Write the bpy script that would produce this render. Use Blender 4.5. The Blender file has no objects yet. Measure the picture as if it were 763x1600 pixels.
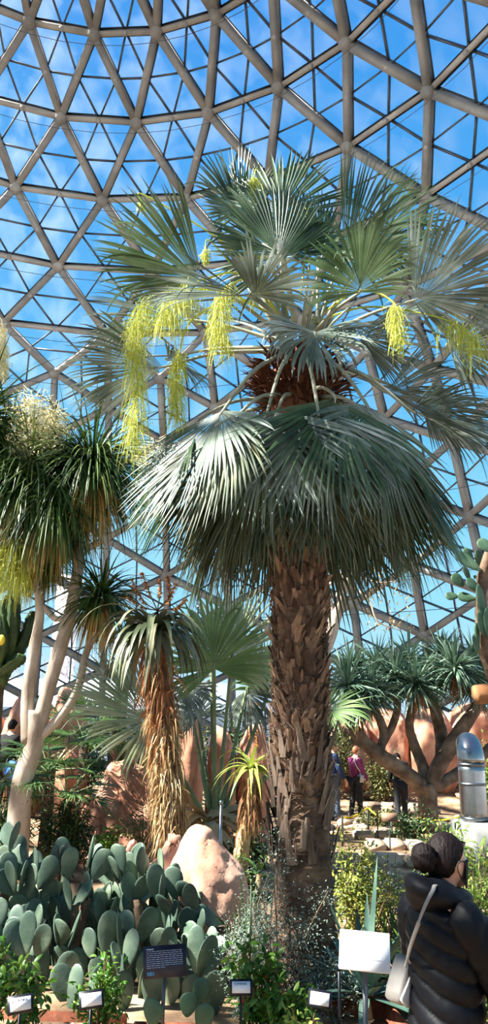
import bpy, bmesh, math, random
import numpy as np
from mathutils import Vector, Matrix, noise as mnoise
rng = np.random.default_rng(7)
random.seed(7)
PI = math.pi
SC = bpy.context.scene
COL = SC.collection

# ------------------------------------------------------------------ camera
CAMZ = 2.05
PIT, ROLL, FOC = 0.2856, -0.0210, 1140.6
cp, sp = math.cos(PIT), math.sin(PIT)
cr, sr = math.cos(ROLL), math.sin(ROLL)
R_ = Vector((1, 0, 0)); U_ = Vector((0, -sp, cp)); F_ = Vector((0, cp, sp))
ER = cr * R_ - sr * U_
EU = sr * R_ + cr * U_
cam_d = bpy.data.cameras.new('camera'); cam = bpy.data.objects.new('camera', cam_d); COL.objects.link(cam)
cam_d.sensor_fit = 'VERTICAL'; cam_d.sensor_height = 36; cam_d.lens = FOC / 1600 * 36
cam_d.clip_start = 0.05; cam_d.clip_end = 2000
M = Matrix((ER, EU, -F_)).transposed().to_4x4(); M.translation = Vector((0, 0, CAMZ))
cam.matrix_world = M
SC.camera = cam

def at(u, v, Y):
    """world point that stands at depth Y (metres ahead) in photo direction (u, v)"""
    x = (u - 381.5) / FOC; y = (800 - v) / FOC
    d = F_ + ER * x + EU * y
    return Vector((0, 0, CAMZ)) + d * (Y / d.y)

def px(p):
    q = Vector(p) - Vector((0, 0, CAMZ))
    z = q.dot(F_)
    return 381.5 + FOC * q.dot(ER) / z, 800 - FOC * q.dot(EU) / z

# ------------------------------------------------------------------ materials
def lin(c):
    return tuple((x / 255 / 12.92 if x / 255 <= 0.04045 else ((x / 255 + 0.055) / 1.055) ** 2.4) for x in c[:3]) + (1.0,)

MATS = {}
def mat(name, cols, rough=0.6, scale=8.0, transl=0.0, bump=0.0, bscale=None, metal=0.0, island=0.0,
        detail=4.0, spec=0.4, stretch=(1, 1, 1), coat=0.0):
    """procedural material: a noise (plus a random value per leaf / scale) runs through the colours"""
    m = bpy.data.materials.new(name); m.use_nodes = True; MATS[name] = m
    nt = m.node_tree; nt.nodes.clear(); N = nt.nodes.new; L = nt.links.new
    out = N('ShaderNodeOutputMaterial'); b = N('ShaderNodeBsdfPrincipled')
    b.inputs['Roughness'].default_value = rough; b.inputs['Metallic'].default_value = metal
    b.inputs['Specular IOR Level'].default_value = spec
    if coat: b.inputs['Coat Weight'].default_value = coat
    tc = N('ShaderNodeTexCoord'); mp = N('ShaderNodeMapping'); mp.inputs['Scale'].default_value = stretch
    L(tc.outputs['Object'], mp.inputs['Vector'])
    nz = N('ShaderNodeTexNoise'); nz.inputs['Scale'].default_value = scale; nz.inputs['Detail'].default_value = detail
    L(mp.outputs[0], nz.inputs['Vector'])
    fac = nz.outputs['Fac']
    cs = N('ShaderNodeMapRange'); cs.inputs[1].default_value = 0.28; cs.inputs[2].default_value = 0.72
    L(fac, cs.inputs[0]); fac = cs.outputs[0]
    if island > 0:
        g = N('ShaderNodeNewGeometry'); mx = N('ShaderNodeMix'); mx.inputs[0].default_value = island
        L(fac, mx.inputs[2]); L(g.outputs['Random Per Island'], mx.inputs[3]); fac = mx.outputs[0]
    rp = N('ShaderNodeValToRGB'); els = rp.color_ramp.elements
    while len(els) < len(cols): els.new(0.5)
    for i, c in enumerate(cols):
        els[i].position = i / max(1, len(cols) - 1); els[i].color = lin(c)
    L(fac, rp.inputs[0]); L(rp.outputs[0], b.inputs['Base Color'])
    if bump > 0:
        n2 = N('ShaderNodeTexNoise'); n2.inputs['Scale'].default_value = bscale or scale * 3; n2.inputs['Detail'].default_value = 6
        L(mp.outputs[0], n2.inputs['Vector'])
        bp = N('ShaderNodeBump'); bp.inputs['Strength'].default_value = bump; bp.inputs['Distance'].default_value = 0.02
        L(n2.outputs['Fac'], bp.inputs['Height']); L(bp.outputs[0], b.inputs['Normal'])
    if transl > 0:
        t = N('ShaderNodeBsdfTranslucent'); L(rp.outputs[0], t.inputs['Color'])
        ms = N('ShaderNodeMixShader'); ms.inputs[0].default_value = transl
        L(b.outputs[0], ms.inputs[1]); L(t.outputs[0], ms.inputs[2]); L(ms.outputs[0], out.inputs[0])
    else:
        L(b.outputs[0], out.inputs[0])
    return m

# ------------------------------------------------------------------ mesh building
class MB:
    def __init__(s): s.v = []; s.f = []; s.n = 0
    def add(s, V, Fs):
        V = np.asarray(V, dtype=np.float64).reshape(-1, 3)
        if isinstance(Fs, np.ndarray): s.f.append(Fs.astype(np.int64) + s.n)
        else:
            by = {}
            for f in Fs: by.setdefault(len(f), []).append(f)
            for k, L in by.items(): s.f.append(np.array(L, dtype=np.int64) + s.n)
        s.v.append(V); s.n += len(V)
        return s
    def mesh(s, name, m=None, smooth=True):
        me = bpy.data.meshes.new(name)
        V = np.concatenate(s.v) if s.v else np.zeros((0, 3))
        me.vertices.add(len(V)); me.vertices.foreach_set('co', V.ravel())
        idx = []; st = []; c = 0
        for f in s.f:
            k = f.shape[1]; idx.append(f.ravel()); st.append(c + np.arange(len(f)) * k); c += f.size
        idx = np.concatenate(idx); st = np.concatenate(st)
        me.loops.add(len(idx)); me.loops.foreach_set('vertex_index', idx.astype(np.int32))
        me.polygons.add(len(st)); me.polygons.foreach_set('loop_start', st.astype(np.int32))
        if smooth: me.polygons.foreach_set('use_smooth', np.ones(len(st), dtype=bool))
        me.update(calc_edges=True); me.validate()
        if m: me.materials.append(m if not isinstance(m, str) else MATS[m])
        return me
    def build(s, name, m=None, parent=None, smooth=True):
        return link(name, s.mesh(name, m, smooth), parent)

def link(name, me, parent=None):
    o = bpy.data.objects.new(name, me); COL.objects.link(o)
    if parent: put(o, parent)
    return o
def put(o, parent):
    """parent o, keeping its mesh where its world coordinates say"""
    o.parent = parent
    o.matrix_parent_inverse = WM[parent.name].inverted()
    WM[o.name] = Matrix.Translation(o.location)
WM = {}
def single(name, mb, m, label, cat, loc=(0, 0, 0), group=None, smooth=True):
    for v in mb.v: v -= np.array(tuple(loc))
    o = link(name, mb.mesh(name, m, smooth)); o.location = loc
    return tag(o, label, cat, group)
def tag(o, label, cat, group=None, kind=None):
    o['label'] = label; o['category'] = cat
    if group: o['group'] = group
    if kind: o['kind'] = kind
    WM[o.name] = Matrix.Translation(o.location)
    return o
def thing(name, label, cat, loc=(0, 0, 0), group=None):
    o = bpy.data.objects.new(name, None); o.empty_display_size = 0.1; COL.objects.link(o)
    o.location = loc
    WM[o.name] = Matrix.Translation(o.location)
    return tag(o, label, cat, group)
def reg(o):
    WM[o.name] = Matrix.Translation(o.location); return o
def struct(o, label=None):
    o['kind'] = 'structure'
    if label: o['label'] = label
    WM[o.name] = Matrix.Translation(o.location); return o

def nrm(a): return a / np.maximum(np.linalg.norm(a, axis=-1, keepdims=True), 1e-9)
def arr(x): return np.array([tuple(q) for q in x], dtype=float).reshape(-1, 3)

def strips(mb, base, d, L, W, side=None, droop=0.0, segs=6, wprof=None, dprof=None, fold=0.0, roll=0.0, g=(0, 0, -1)):
    """many curved leaf blades at once; each blade is its own island"""
    base = np.asarray(base, float).reshape(-1, 3); n = len(base)
    d = nrm(np.broadcast_to(np.asarray(d, float), (n, 3)).copy())
    L = np.broadcast_to(np.asarray(L, float), (n,)); W = np.broadcast_to(np.asarray(W, float), (n,))
    dr = np.broadcast_to(np.asarray(droop, float), (n,))
    g = np.asarray(g, float)
    if side is None:
        h = np.cross(d, np.array([0, 0, 1.0])); bad = np.linalg.norm(h, axis=1) < 1e-3; h[bad] = (1, 0, 0)
        side = nrm(h)
        rl = np.broadcast_to(np.asarray(roll, float), (n,))[:, None]
        side = side * np.cos(rl) + np.cross(d, side) * np.sin(rl)
    else: side = np.broadcast_to(np.asarray(side, float), (n, 3)).copy()
    wprof = wprof or (lambda s: 1 - s ** 2)
    dprof = dprof or (lambda s: 1.0)
    cols = 3 if fold else 2
    V = np.zeros((n, segs + 1, cols, 3)); p = base.copy()
    for i in range(segs + 1):
        s = i / segs
        side = nrm(side - d * np.sum(side * d, 1, keepdims=True))
        w = (W * np.maximum(wprof(s), 0.02))[:, None] * 0.5
        if fold:
            nn = np.cross(side, d)
            V[:, i, 0] = p - side * w; V[:, i, 1] = p + nn * w * fold; V[:, i, 2] = p + side * w
        else:
            V[:, i, 0] = p - side * w; V[:, i, 1] = p + side * w
        if i < segs:
            st = (L / segs)[:, None]
            dm = nrm(d + g * (dr * dprof(s + 0.5 / segs) / segs)[:, None])
            p = p + dm * st; d = dm
    idx = np.arange(n * (segs + 1) * cols).reshape(n, segs + 1, cols)
    F = np.stack([idx[:, :-1, :-1], idx[:, :-1, 1:], idx[:, 1:, 1:], idx[:, 1:, :-1]], -1).reshape(-1, 4)
    mb.add(V.reshape(-1, 3), F)
    return p

def tube(mb, pts, rad, n=8, cap=True, jit=0.0):
    P = arr(pts); m = len(P); rad = np.broadcast_to(np.asarray(rad, float), (m,))
    T = nrm(np.gradient(P, axis=0))
    a = np.array([0, 0, 1.0]) if abs(T[0][2]) < 0.9 else np.array([1.0, 0, 0])
    s = np.cross(T[0], a); s /= np.linalg.norm(s)
    ang = np.arange(n) * 2 * PI / n
    V = np.zeros((m, n, 3))
    for i in range(m):
        s = s - T[i] * np.dot(s, T[i]); s /= max(np.linalg.norm(s), 1e-9)
        b = np.cross(T[i], s)
        rr = rad[i] * (1 + (jit * rng.standard_normal(n) if jit else 0 * ang))
        V[i] = P[i] + (np.cos(ang) * rr)[:, None] * s + (np.sin(ang) * rr)[:, None] * b
    idx = np.arange(m * n).reshape(m, n); nx = np.roll(idx, -1, 1)
    F = np.stack([idx[:-1], nx[:-1], nx[1:], idx[1:]], -1).reshape(-1, 4)
    Vv = V.reshape(-1, 3); fs = [tuple(f) for f in F]
    if cap: fs.append(tuple(idx[0][::-1])); fs.append(tuple(idx[-1]))
    mb.add(Vv, fs)
    return mb

def bez(pts, n=12):
    """smooth curve through the points (Catmull-Rom)"""
    P = arr(pts); P = np.vstack([2 * P[0] - P[1], P, 2 * P[-1] - P[-2]])
    out = []
    k = len(P) - 3
    for i in range(k):
        p0, p1, p2, p3 = P[i:i + 4]
        m = n if i < k - 1 else n + 1
        for j in range(m):
            t = j / n
            out.append(0.5 * ((2 * p1) + (-p0 + p2) * t + (2 * p0 - 5 * p1 + 4 * p2 - p3) * t * t + (-p0 + 3 * p1 - 3 * p2 + p3) * t ** 3))
    return np.array(out)
def lerp_r(rs, m): return np.interp(np.linspace(0, 1, m), np.linspace(0, 1, len(rs)), rs)

def box(mb, c, s, rot=None, bev=0.0):
    c = Vector(c); s = Vector(s) * 0.5
    if bev <= 0:
        V = [Vector((x, y, z)) for x in (-s.x, s.x) for y in (-s.y, s.y) for z in (-s.z, s.z)]
        F = [(0, 1, 3, 2), (4, 6, 7, 5), (0, 4, 5, 1), (2, 3, 7, 6), (0, 2, 6, 4), (1, 5, 7, 3)]
    else:
        bm = bmesh.new(); bmesh.ops.create_cube(bm, size=1)
        for v in bm.verts: v.co = Vector((v.co.x * 2 * s.x, v.co.y * 2 * s.y, v.co.z * 2 * s.z))
        bmesh.ops.bevel(bm, geom=bm.edges[:] , offset=bev, segments=2, affect='EDGES')
        bm.verts.index_update()
        V = [v.co.copy() for v in bm.verts]; F = [tuple(v.index for v in f.verts) for f in bm.faces]; bm.free()
    if rot is not None: V = [rot @ v for v in V]
    mb.add(arr([v + c for v in V]), F); return mb

def bar(mb, a, b, up, w, h0, h1):
    """beam from a to b; 'up' points out of the dome; depth from h0 to h1 along up"""
    a = Vector(a); b = Vector(b); t = (b - a).normalized(); u = Vector(up); u = (u - t * u.dot(t)).normalized(); s = t.cross(u) * (w / 2)
    V = []
    for p in (a, b):
        V += [p - s + u * h0, p + s + u * h0, p + s + u * h1, p - s + u * h1]
    mb.add(arr(V), [(0, 1, 2, 3), (7, 6, 5, 4), (0, 4, 5, 1), (1, 5, 6, 2), (2, 6, 7, 3), (3, 7, 4, 0)]); return mb

def sphere(mb, c, r, nu=12, nv=8, f=None):
    V = []; F = []
    for j in range(nv + 1):
        th = PI * j / nv
        for i in range(nu):
            ph = 2 * PI * i / nu
            d = Vector((math.sin(th) * math.cos(ph), math.sin(th) * math.sin(ph), math.cos(th)))
            rr = (r, r, r) if not hasattr(r, '__len__') else r
            k = f(d) if f else 1.0
            V.append((c[0] + d.x * rr[0] * k, c[1] + d.y * rr[1] * k, c[2] + d.z * rr[2] * k))
    for j in range(nv):
        for i in range(nu):
            a = j * nu + i; b = j * nu + (i + 1) % nu
            F.append((a, a + nu, b + nu, b))
    mb.add(arr(V), F); return mb

def smooth01(x): x = min(1, max(0, x)); return x * x * (3 - 2 * x)

def gz(x, y):
    """height of the ground"""
    z = 0.10 * smooth01((y - 4.6) / 0.8) + 0.12 * smooth01((y - 7.5) / 2)
    z += 0.32 * smooth01((y - 11) / 5) * smooth01((1.0 - x) / 4)
    z += 0.5 * smooth01((y - 20) / 4) * smooth01((x + 2) / 4)
    z -= 0.22 * smooth01((y - 15) / 3) * smooth01((x - 1.0) / 1.5) * (1 - smooth01((y - 20) / 3))
    z += 0.06 * mnoise.noise(Vector((x * 0.7, y * 0.7, 0))) * smooth01((y - 5) / 2)
    return z
# ================================================================== light and sky
SC.view_settings.view_transform = 'Standard'; SC.view_settings.look = 'None'
SC.view_settings.gamma = 1; SC.view_settings.use_curve_mapping = False
SC.view_settings.exposure = 0.15
w = bpy.data.worlds.new('sky'); SC.world = w; w.use_nodes = True
nt = w.node_tree; nt.nodes.clear(); N = nt.nodes.new; L = nt.links.new
out = N('ShaderNodeOutputWorld'); bg = N('ShaderNodeBackground'); tc = N('ShaderNodeTexCoord'); sx = N('ShaderNodeSeparateXYZ')
L(tc.outputs['Generated'], sx.inputs[0])
rp = N('ShaderNodeValToRGB'); e = rp.color_ramp.elements
stops = [(0.0, (214, 238, 250)), (0.05, (186, 232, 252)), (0.15, (158, 226, 252)), (0.3, (124, 210, 250)), (0.45, (88, 184, 244)), (0.75, (52, 152, 233)), (1.0, (38, 130, 220))]
while len(e) < len(stops): e.new(0.5)
for i, (p, c) in enumerate(stops): e[i].position = p; e[i].color = lin(c)
L(sx.outputs['Z'], rp.inputs[0]); L(rp.outputs[0], bg.inputs[0]); bg.inputs[1].default_value = SKY = 1.0
L(bg.outputs[0], out.inputs[0])
sun_d = bpy.data.lights.new('sun', 'SUN'); sun = bpy.data.objects.new('sun', sun_d); COL.objects.link(sun)
sun_d.energy = 24.0; sun_d.angle = 0.0095; sun_d.color = (1.0, 0.94, 0.85)
SUN = Vector((-0.65, -0.14, 0.74)).normalized()
sun.rotation_euler = SUN.to_track_quat('Z', 'Y').to_euler(); sun.location = (-20, -12, 40)

# ================================================================== the glass dome
AX, AY, NS, PH = -4.54094, 9.9088, 25, 1.88285
RK = [1.35, 3.6, 5.85, 8.007, 10.098, 12.086, 13.978, 15.604, 16.746, 17.545, 18.231, 18.842, 19.418, 20.0, 20.627, 21.163, 21.659, 22.074, 22.42, 22.69, 22.86, 22.95]
ZK = [23.85, 23.15, 22.15, 20.943, 19.558, 18.043, 16.408, 14.648, 13.39, 12.373, 11.241, 10.045, 8.802, 7.501, 6.101, 4.858, 3.552, 2.2, 0.88, -0.45, -1.75, -2.2]
K0 = -3
def node(k, c):
    a = PH - c * PI / NS; i = k - K0
    return Vector((AX + RK[i] * math.cos(a), AY + RK[i] * math.sin(a), ZK[i] + CAMZ))
def outn(p):
    p = Vector(p); d = Vector((p.x - AX, p.y - AY, 0))
    r = d.length; i = min(range(len(RK)), key=lambda j: abs(ZK[j] + CAMZ - p.z))
    i = min(max(i, 1), len(RK) - 2)
    t = Vector((RK[i + 1] - RK[i - 1], ZK[i + 1] - ZK[i - 1]))
    n = Vector((-t.y, t.x)).normalized()
    d = d / max(r, 1e-6)
    return Vector((d.x * n.x, d.y * n.x, n.y)) if n.x > 0 or n.y > 0 else Vector((-d.x * n.x, -d.y * n.x, -n.y))
KMAX = 17
diag = []; ring = []; tri = []
for k in range(K0, KMAX + 1):
    for j in range(NS):
        c = 2 * j + (k % 2)
        if k < KMAX:
            diag.append(((k, c), (k + 1, c + 1))); diag.append(((k, c), (k + 1, c - 1)))
        if k <= 4: ring.append(((k, c), (k, c + 2)))
        if k >= 4 and k + 2 <= KMAX: diag.append(((k, c), (k + 2, c)))
        if k < 4:
            tri.append(((k, c), (k, c + 2), (k + 1, c + 1)))
            tri.append(((k, c), (k + 1, c + 1), (k + 1, c - 1)))
        if k == 4: tri.append(((4, c), (5, c + 1), (4, c + 2)))
        if k >= 4 and k + 2 <= KMAX:
            tri.append(((k, c), (k + 1, c + 1), (k + 2, c)))
            tri.append(((k, c), (k + 2, c), (k + 1, c - 1)))
        if k == KMAX: ring.append(((k, c), (k, c + 2)))
mat('concrete', [(140, 141, 140), (170, 170, 168), (190, 189, 186)], rough=0.85, scale=1.3, bump=0.25, bscale=14)
mat('ring_concrete', [(170, 168, 162), (196, 193, 187), (212, 209, 202)], rough=0.85, scale=1.3, bump=0.2, bscale=14)
mat('aluminium', [(92, 98, 106), (120, 126, 134)], rough=0.45, metal=0.6, scale=3)
mat('hub_metal', [(170, 170, 168), (200, 200, 198)], rough=0.5, scale=3)
# thin old glass: mostly clear, a little dust, a little reflection
gm = bpy.data.materials.new('old_glass'); gm.use_nodes = True; nt = gm.node_tree; nt.nodes.clear(); N = nt.nodes.new; L = nt.links.new
out = N('ShaderNodeOutputMaterial'); tr = N('ShaderNodeBsdfTransparent'); tr.inputs[0].default_value = (0.93, 0.965, 0.99, 1)
gl = N('ShaderNodeBsdfGlossy'); gl.inputs['Roughness'].default_value = 0.05
df = N('ShaderNodeBsdfDiffuse'); df.inputs[0].default_value = (0.62, 0.66, 0.7, 1)
tl = N('ShaderNodeBsdfTranslucent'); tl.inputs[0].default_value = (0.62, 0.66, 0.7, 1)
dd = N('ShaderNodeMixShader'); dd.inputs[0].default_value = 0.6; L(df.outputs[0], dd.inputs[1]); L(tl.outputs[0], dd.inputs[2])
tc = N('ShaderNodeTexCoord'); mp = N('ShaderNodeMapping'); mp.inputs['Scale'].default_value = (1.2, 1.2, 0.22)
L(tc.outputs['Object'], mp.inputs[0])
nz = N('ShaderNodeTexNoise'); nz.inputs['Scale'].default_value = 0.9; nz.inputs['Detail'].default_value = 8; L(mp.outputs[0], nz.inputs[0])
mr = N('ShaderNodeMapRange'); mr.inputs[1].default_value = 0.42; mr.inputs[2].default_value = 0.8; mr.inputs[3].default_value = 0.02; mr.inputs[4].default_value = 0.26
L(nz.outputs['Fac'], mr.inputs[0])
m1 = N('ShaderNodeMixShader'); L(mr.outputs[0], m1.inputs[0]); L(tr.outputs[0], m1.inputs[1]); L(dd.outputs[0], m1.inputs[2])
fr = N('ShaderNodeFresnel'); fr.inputs['IOR'].default_value = 1.25
m2 = N('ShaderNodeMixShader'); L(fr.outputs[0], m2.inputs[0]); L(m1.outputs[0], m2.inputs[1]); L(gl.outputs[0], m2.inputs[2])
L(m2.outputs[0], out.inputs[0])

dome = thing('ceiling', 'large glass dome of triangular panes on grey concrete ribs', 'dome', (AX, AY, 0)); del dome['category']; dome['kind'] = 'structure'
def onscreen(a, b):
    best = 0
    q = [Vector(a).lerp(Vector(b), t) for t in (0.1, 0.5, 0.9)]
    n = 0
    for p in q:
        if (p - cam.location).dot(F_) <= 1: continue
        u, v = px(p)
        if -5 < u < 768 and -5 < v < 1180: n += 1
    return n / (0.5 * ((q[1] - Vector((0, 0, CAMZ))).length)) if n else 0
beams = []
for e_, kind in [(x, 0) for x in diag] + [(x, 1) for x in ring]:
    a, b = node(*e_[0]), node(*e_[1]); beams.append((onscreen(a, b), a, b, kind))
beams.sort(key=lambda t: -t[0])
rest = MB(); restr = MB()
def beam(mb, a, b, kind):
    u = outn((a + b) / 2)
    if kind: bar(mb, a, b, u, 0.15, -0.32, -0.02)
    else: bar(mb, a, b, u, 0.21, -0.40, -0.02)
for i, (s, a, b, kind) in enumerate(beams):
    if i < 94 and s > 0: mb = MB(); beam(mb, a, b, kind); mb.build('concrete_beam', 'ring_concrete' if kind else 'concrete', dome, smooth=False)
    else: beam(restr if kind else rest, a, b, kind)
o = rest.build('concrete_beam', 'concrete', dome, smooth=False); o['kind'] = 'stuff'
o = restr.build('ring_beam', 'ring_concrete', dome, smooth=False); o['kind'] = 'stuff'
hub = MB(); nodes_ = {}
for k in range(K0, KMAX + 1):
    for j in range(NS):
        c = 2 * j + (k % 2); p = node(k, c); u = outn(p)
        tube(hub, [p - u * 0.43, p - u * 0.05], 0.2, n=8)
hub.build('beam_joint', 'concrete', dome, smooth=False)['kind'] = 'stuff'
mul = MB(); pan = MB(); dots = MB(); seen = set(); wire = MB()
for t in tri:
    P = [node(*q) for q in t]; mids = [(P[i] + P[(i + 1) % 3]) / 2 for i in range(3)]
    u = outn(sum(P, Vector()) / 3)
    pan.add(arr(P), [(0, 1, 2)])
    for i in range(3): bar(mul, mids[i], mids[(i + 1) % 3], u, 0.055, -0.13, -0.01)
    for i in range(3): bar(mul, P[i] , P[(i + 1) % 3], u, 0.27, -0.06, -0.03)
    for m_ in mids:
        key = (round(m_.x, 1), round(m_.y, 1), round(m_.z, 1))
        if key not in seen:
            seen.add(key); u2 = outn(m_); sphere(dots, m_ - u2 * 0.34, 0.09, 8, 5)
mul.build('glazing_bar', 'aluminium', dome, smooth=False)['kind'] = 'stuff'
dots.build('bar_joint', 'hub_metal', dome)['kind'] = 'stuff'
pan.build('glass_pane', gm, dome, smooth=False)['kind'] = 'stuff'
for k in range(-1, 14):                                      # thin cables strung round the inside
    pts = []
    for j in range(2 * NS + 1):
        p = node(k, j if True else j); u = outn(p); pts.append(p - u * 0.6 + Vector((0, 0, -0.35)))
    tube(wire, pts, 0.012, n=4, cap=False)
wire.build('cable', 'aluminium', dome)['kind'] = 'stuff'

# base wall of the dome, ground in and out
mat('base_wall', [(96, 92, 88), (128, 124, 118)], rough=0.9, scale=2)
bw = MB(); pts = [(AX + 22.98 * math.cos(a), AY + 22.98 * math.sin(a), z) for z in (-0.4, 0.42) for a in np.linspace(0, 2 * PI, 101)[:-1]]
pts += [(AX + 22.6 * math.cos(a), AY + 22.6 * math.sin(a), 0.42) for a in np.linspace(0, 2 * PI, 101)[:-1]]
pts += [(AX + 22.6 * math.cos(a), AY + 22.6 * math.sin(a), -0.4) for a in np.linspace(0, 2 * PI, 101)[:-1]]
F = [(r * 100 + i, r * 100 + (i + 1) % 100, (r + 1) * 100 + (i + 1) % 100, (r + 1) * 100 + i) for r in range(3) for i in range(100)]
bw.add(np.array(pts), F); struct(bw.build('wall_base', 'base_wall', smooth=False), 'low concrete wall under the glass dome')

mat('soil', [(58, 44, 34), (112, 88, 66), (164, 136, 104), (196, 168, 132)], rough=0.95, scale=2.2, bump=0.7, bscale=18, detail=8)
gr = MB(); nr, na = 90, 120; V = [(AX, AY, gz(AX, AY))]; F = []
for i in range(1, nr + 1):
    for j in range(na):
        r = 22.6 * i / nr; a = 2 * PI * j / na; x = AX + r * math.cos(a); y = AY + r * math.sin(a)
        V.append((x, y, gz(x, y)))
for j in range(na): F.append((0, 1 + j, 1 + (j + 1) % na))
for i in range(nr - 1):
    for j in range(na):
        a = 1 + i * na + j; b = 1 + i * na + (j + 1) % na
        F.append((a, a + na, b + na, b))
gr.add(np.array(V), F); struct(gr.build('floor', 'soil'), 'sandy brown soil of the desert garden')

mat('snow', [(226, 230, 236), (244, 246, 250)], rough=0.9, scale=0.6)
og = MB(); ang = np.linspace(0, 2 * PI, 65)[:-1]
V = [(AX + r * math.cos(a), AY + r * math.sin(a), -0.35) for r in (22.7, 600) for a in ang]
og.add(np.array(V), [(i, i + 64, (i + 1) % 64 + 64, (i + 1) % 64) for i in range(64)]); struct(og.build('ground_outside', 'snow'), 'white open ground outside the dome')
# ================================================================== fan palms
mat('fan_blade', [(44, 56, 46), (86, 100, 86), (134, 146, 134), (200, 206, 198)], rough=0.36, scale=2.5, transl=0.22, island=0.35, spec=0.5)
mat('fan_blade_green', [(62, 92, 44), (104, 132, 76), (146, 166, 112)], rough=0.45, scale=2.5, transl=0.3, island=0.4)
mat('fan_blade_shaded', [(26, 42, 24), (54, 76, 46), (92, 112, 80), (132, 146, 122)], rough=0.36, scale=2.5, transl=0.25, island=0.3)  # darker, greener fan_blade: shade on the fans is put into the colour
mat('fan_blade_pale', [(110, 126, 92), (156, 168, 134), (188, 194, 166)], rough=0.45, scale=2.5, transl=0.25, island=0.4)
mat('fan_blade_old', [(30, 40, 28), (62, 76, 56), (98, 106, 80), (142, 132, 92)], rough=0.5, scale=2.5, transl=0.2, island=0.55)
mat('fan_blade_small', [(34, 62, 30), (66, 98, 50), (104, 132, 74)], rough=0.45, scale=3, transl=0.25, island=0.5)
mat('petiole', [(104, 110, 92), (144, 146, 124), (180, 176, 156)], rough=0.55, scale=3)
mat('petiole_green', [(88, 104, 66), (128, 140, 98)], rough=0.55, scale=3)
mat('palm_trunk', [(46, 34, 26), (92, 70, 54), (136, 110, 88)], rough=0.9, scale=7, bump=0.6)
mat('leaf_base', [(36, 25, 19), (80, 58, 44), (126, 98, 76), (170, 140, 114)], rough=0.85, scale=6, bump=0.5, island=0.6, stretch=(3, 3, 0.6))
mat('leaf_base_grey', [(62, 50, 42), (108, 90, 76), (158, 138, 120)], rough=0.9, scale=6, bump=0.5, island=0.5, stretch=(3, 3, 0.5))
mat('fibre', [(40, 22, 14), (84, 48, 30), (128, 82, 52)], rough=0.9, scale=6, island=0.6)
mat('tassel', [(150, 158, 48), (196, 200, 82), (224, 222, 130)], rough=0.6, scale=5, transl=0.35, island=0.6)
mat('tassel_pale', [(200, 186, 130), (232, 220, 172), (244, 236, 200)], rough=0.6, scale=5, transl=0.35, island=0.6)

def fan_mesh(hub, axis, nor, R, spread=115, nseg=46, join=0.5, cup=0.15, droop=0.25, tipdroop=0.8, costa=0.12, wild=0.12, sideL=0.72, fold=0.55, mb=None):
    """one pleated fan blade: segments joined near the hub, free and drooping at their tips"""
    hub = np.array(tuple(hub)); a = np.array(tuple(Vector(axis).normalized()))
    n = np.array(tuple(nor)); n = n - a * np.dot(a, n); n /= np.linalg.norm(n); s = np.cross(a, n)
    th = np.linspace(-math.radians(spread), math.radians(spread), nseg)
    dth = th[1] - th[0]
    th = th + rng.normal(0, 0.12 * dth, nseg)
    d = np.cos(th)[:, None] * a + np.sin(th)[:, None] * s
    d = nrm(d + n * (cup * np.abs(np.sin(th)))[:, None])
    e = -np.sin(th)[:, None] * a + np.cos(th)[:, None] * s
    Ls = R * (sideL + (1 - sideL) * np.cos(th * 0.9)) * rng.uniform(0.9, 1.06, nseg)
    base = hub + a * (costa * R * np.maximum(0, np.cos(th)) ** 2)[:, None]
    wmax = 2 * join * R * math.tan(dth / 2) * 1.16
    dr = droop * rng.uniform(0.7, 1.3, nseg) + tipdroop * rng.uniform(0.2, 1.4, nseg) ** 2
    k = rng.random(nseg) < wild; dr[k] += rng.uniform(1.0, 3.0, k.sum())
    sd = tipdroop
    def wp(q):
        return max(0.06, q / join) if q < join else max(0.03, 1 - ((q - join) / (1 - join)) ** 1.8)
    def dp(q): return 0.25 if q < join else 0.4 + 2.2 * (q - join) / (1 - join)
    m = mb or MB()
    strips(m, base, d, Ls, wmax, side=e, droop=dr, segs=9, wprof=wp, dprof=dp, fold=fold)
    return m

def frond(parent, root, hub, tip, R=None, up=None, mname='fan_blade', pet='petiole', pw=0.016, sag=0.05, **kw):
    """a frond: petiole from the crown to the hub, and a blade opening towards tip"""
    root, hub, tip = Vector(root), Vector(hub), Vector(tip)
    ax = tip - hub; R = R or ax.length
    rad = Vector((hub.x - root.x, hub.y - root.y, 0))
    if rad.length < 1e-3: rad = Vector((0, -1, 0))
    side = Vector((0, 0, 1)).cross(rad).normalized()
    nor = Vector(up) if up is not None else ax.cross(side)
    if up is None and nor.dot(Vector((rad.x, rad.y, 0)).normalized() * -0.5 + Vector((0, 0, 1))) < 0 and ax.normalized().z > -0.6: nor = -nor
    if up is None and ax.normalized().z <= -0.6 and nor.dot(rad) < 0: nor = -nor
    mid = (root + hub) / 2 + Vector((0, 0, sag * (hub - root).length)) + rad * 0.04
    pm = MB(); pts = bez([root, mid, hub, hub + ax * 0.1], 6)
    tube(pm, pts, lerp_r([pw * 1.5, pw, pw * 0.75, pw * 0.3], len(pts)), 6)
    p = pm.build('frond', pet, parent)
    fan_mesh(hub, ax, Vector(nor).normalized(), R, **kw).build('leaf_blade', mname, p)
    return p

PY = 6.4
def P(u, v, dy=0.0): return at(u, v, PY + dy)
PB = at(472, 1510, PY); PB.z = gz(PB.x, PB.y)
TOP = P(466, 610)
palm = thing('fan_palm', 'tallest palm in the middle, scaly brown trunk under a huge grey-green crown of fans', 'palm', PB)
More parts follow.
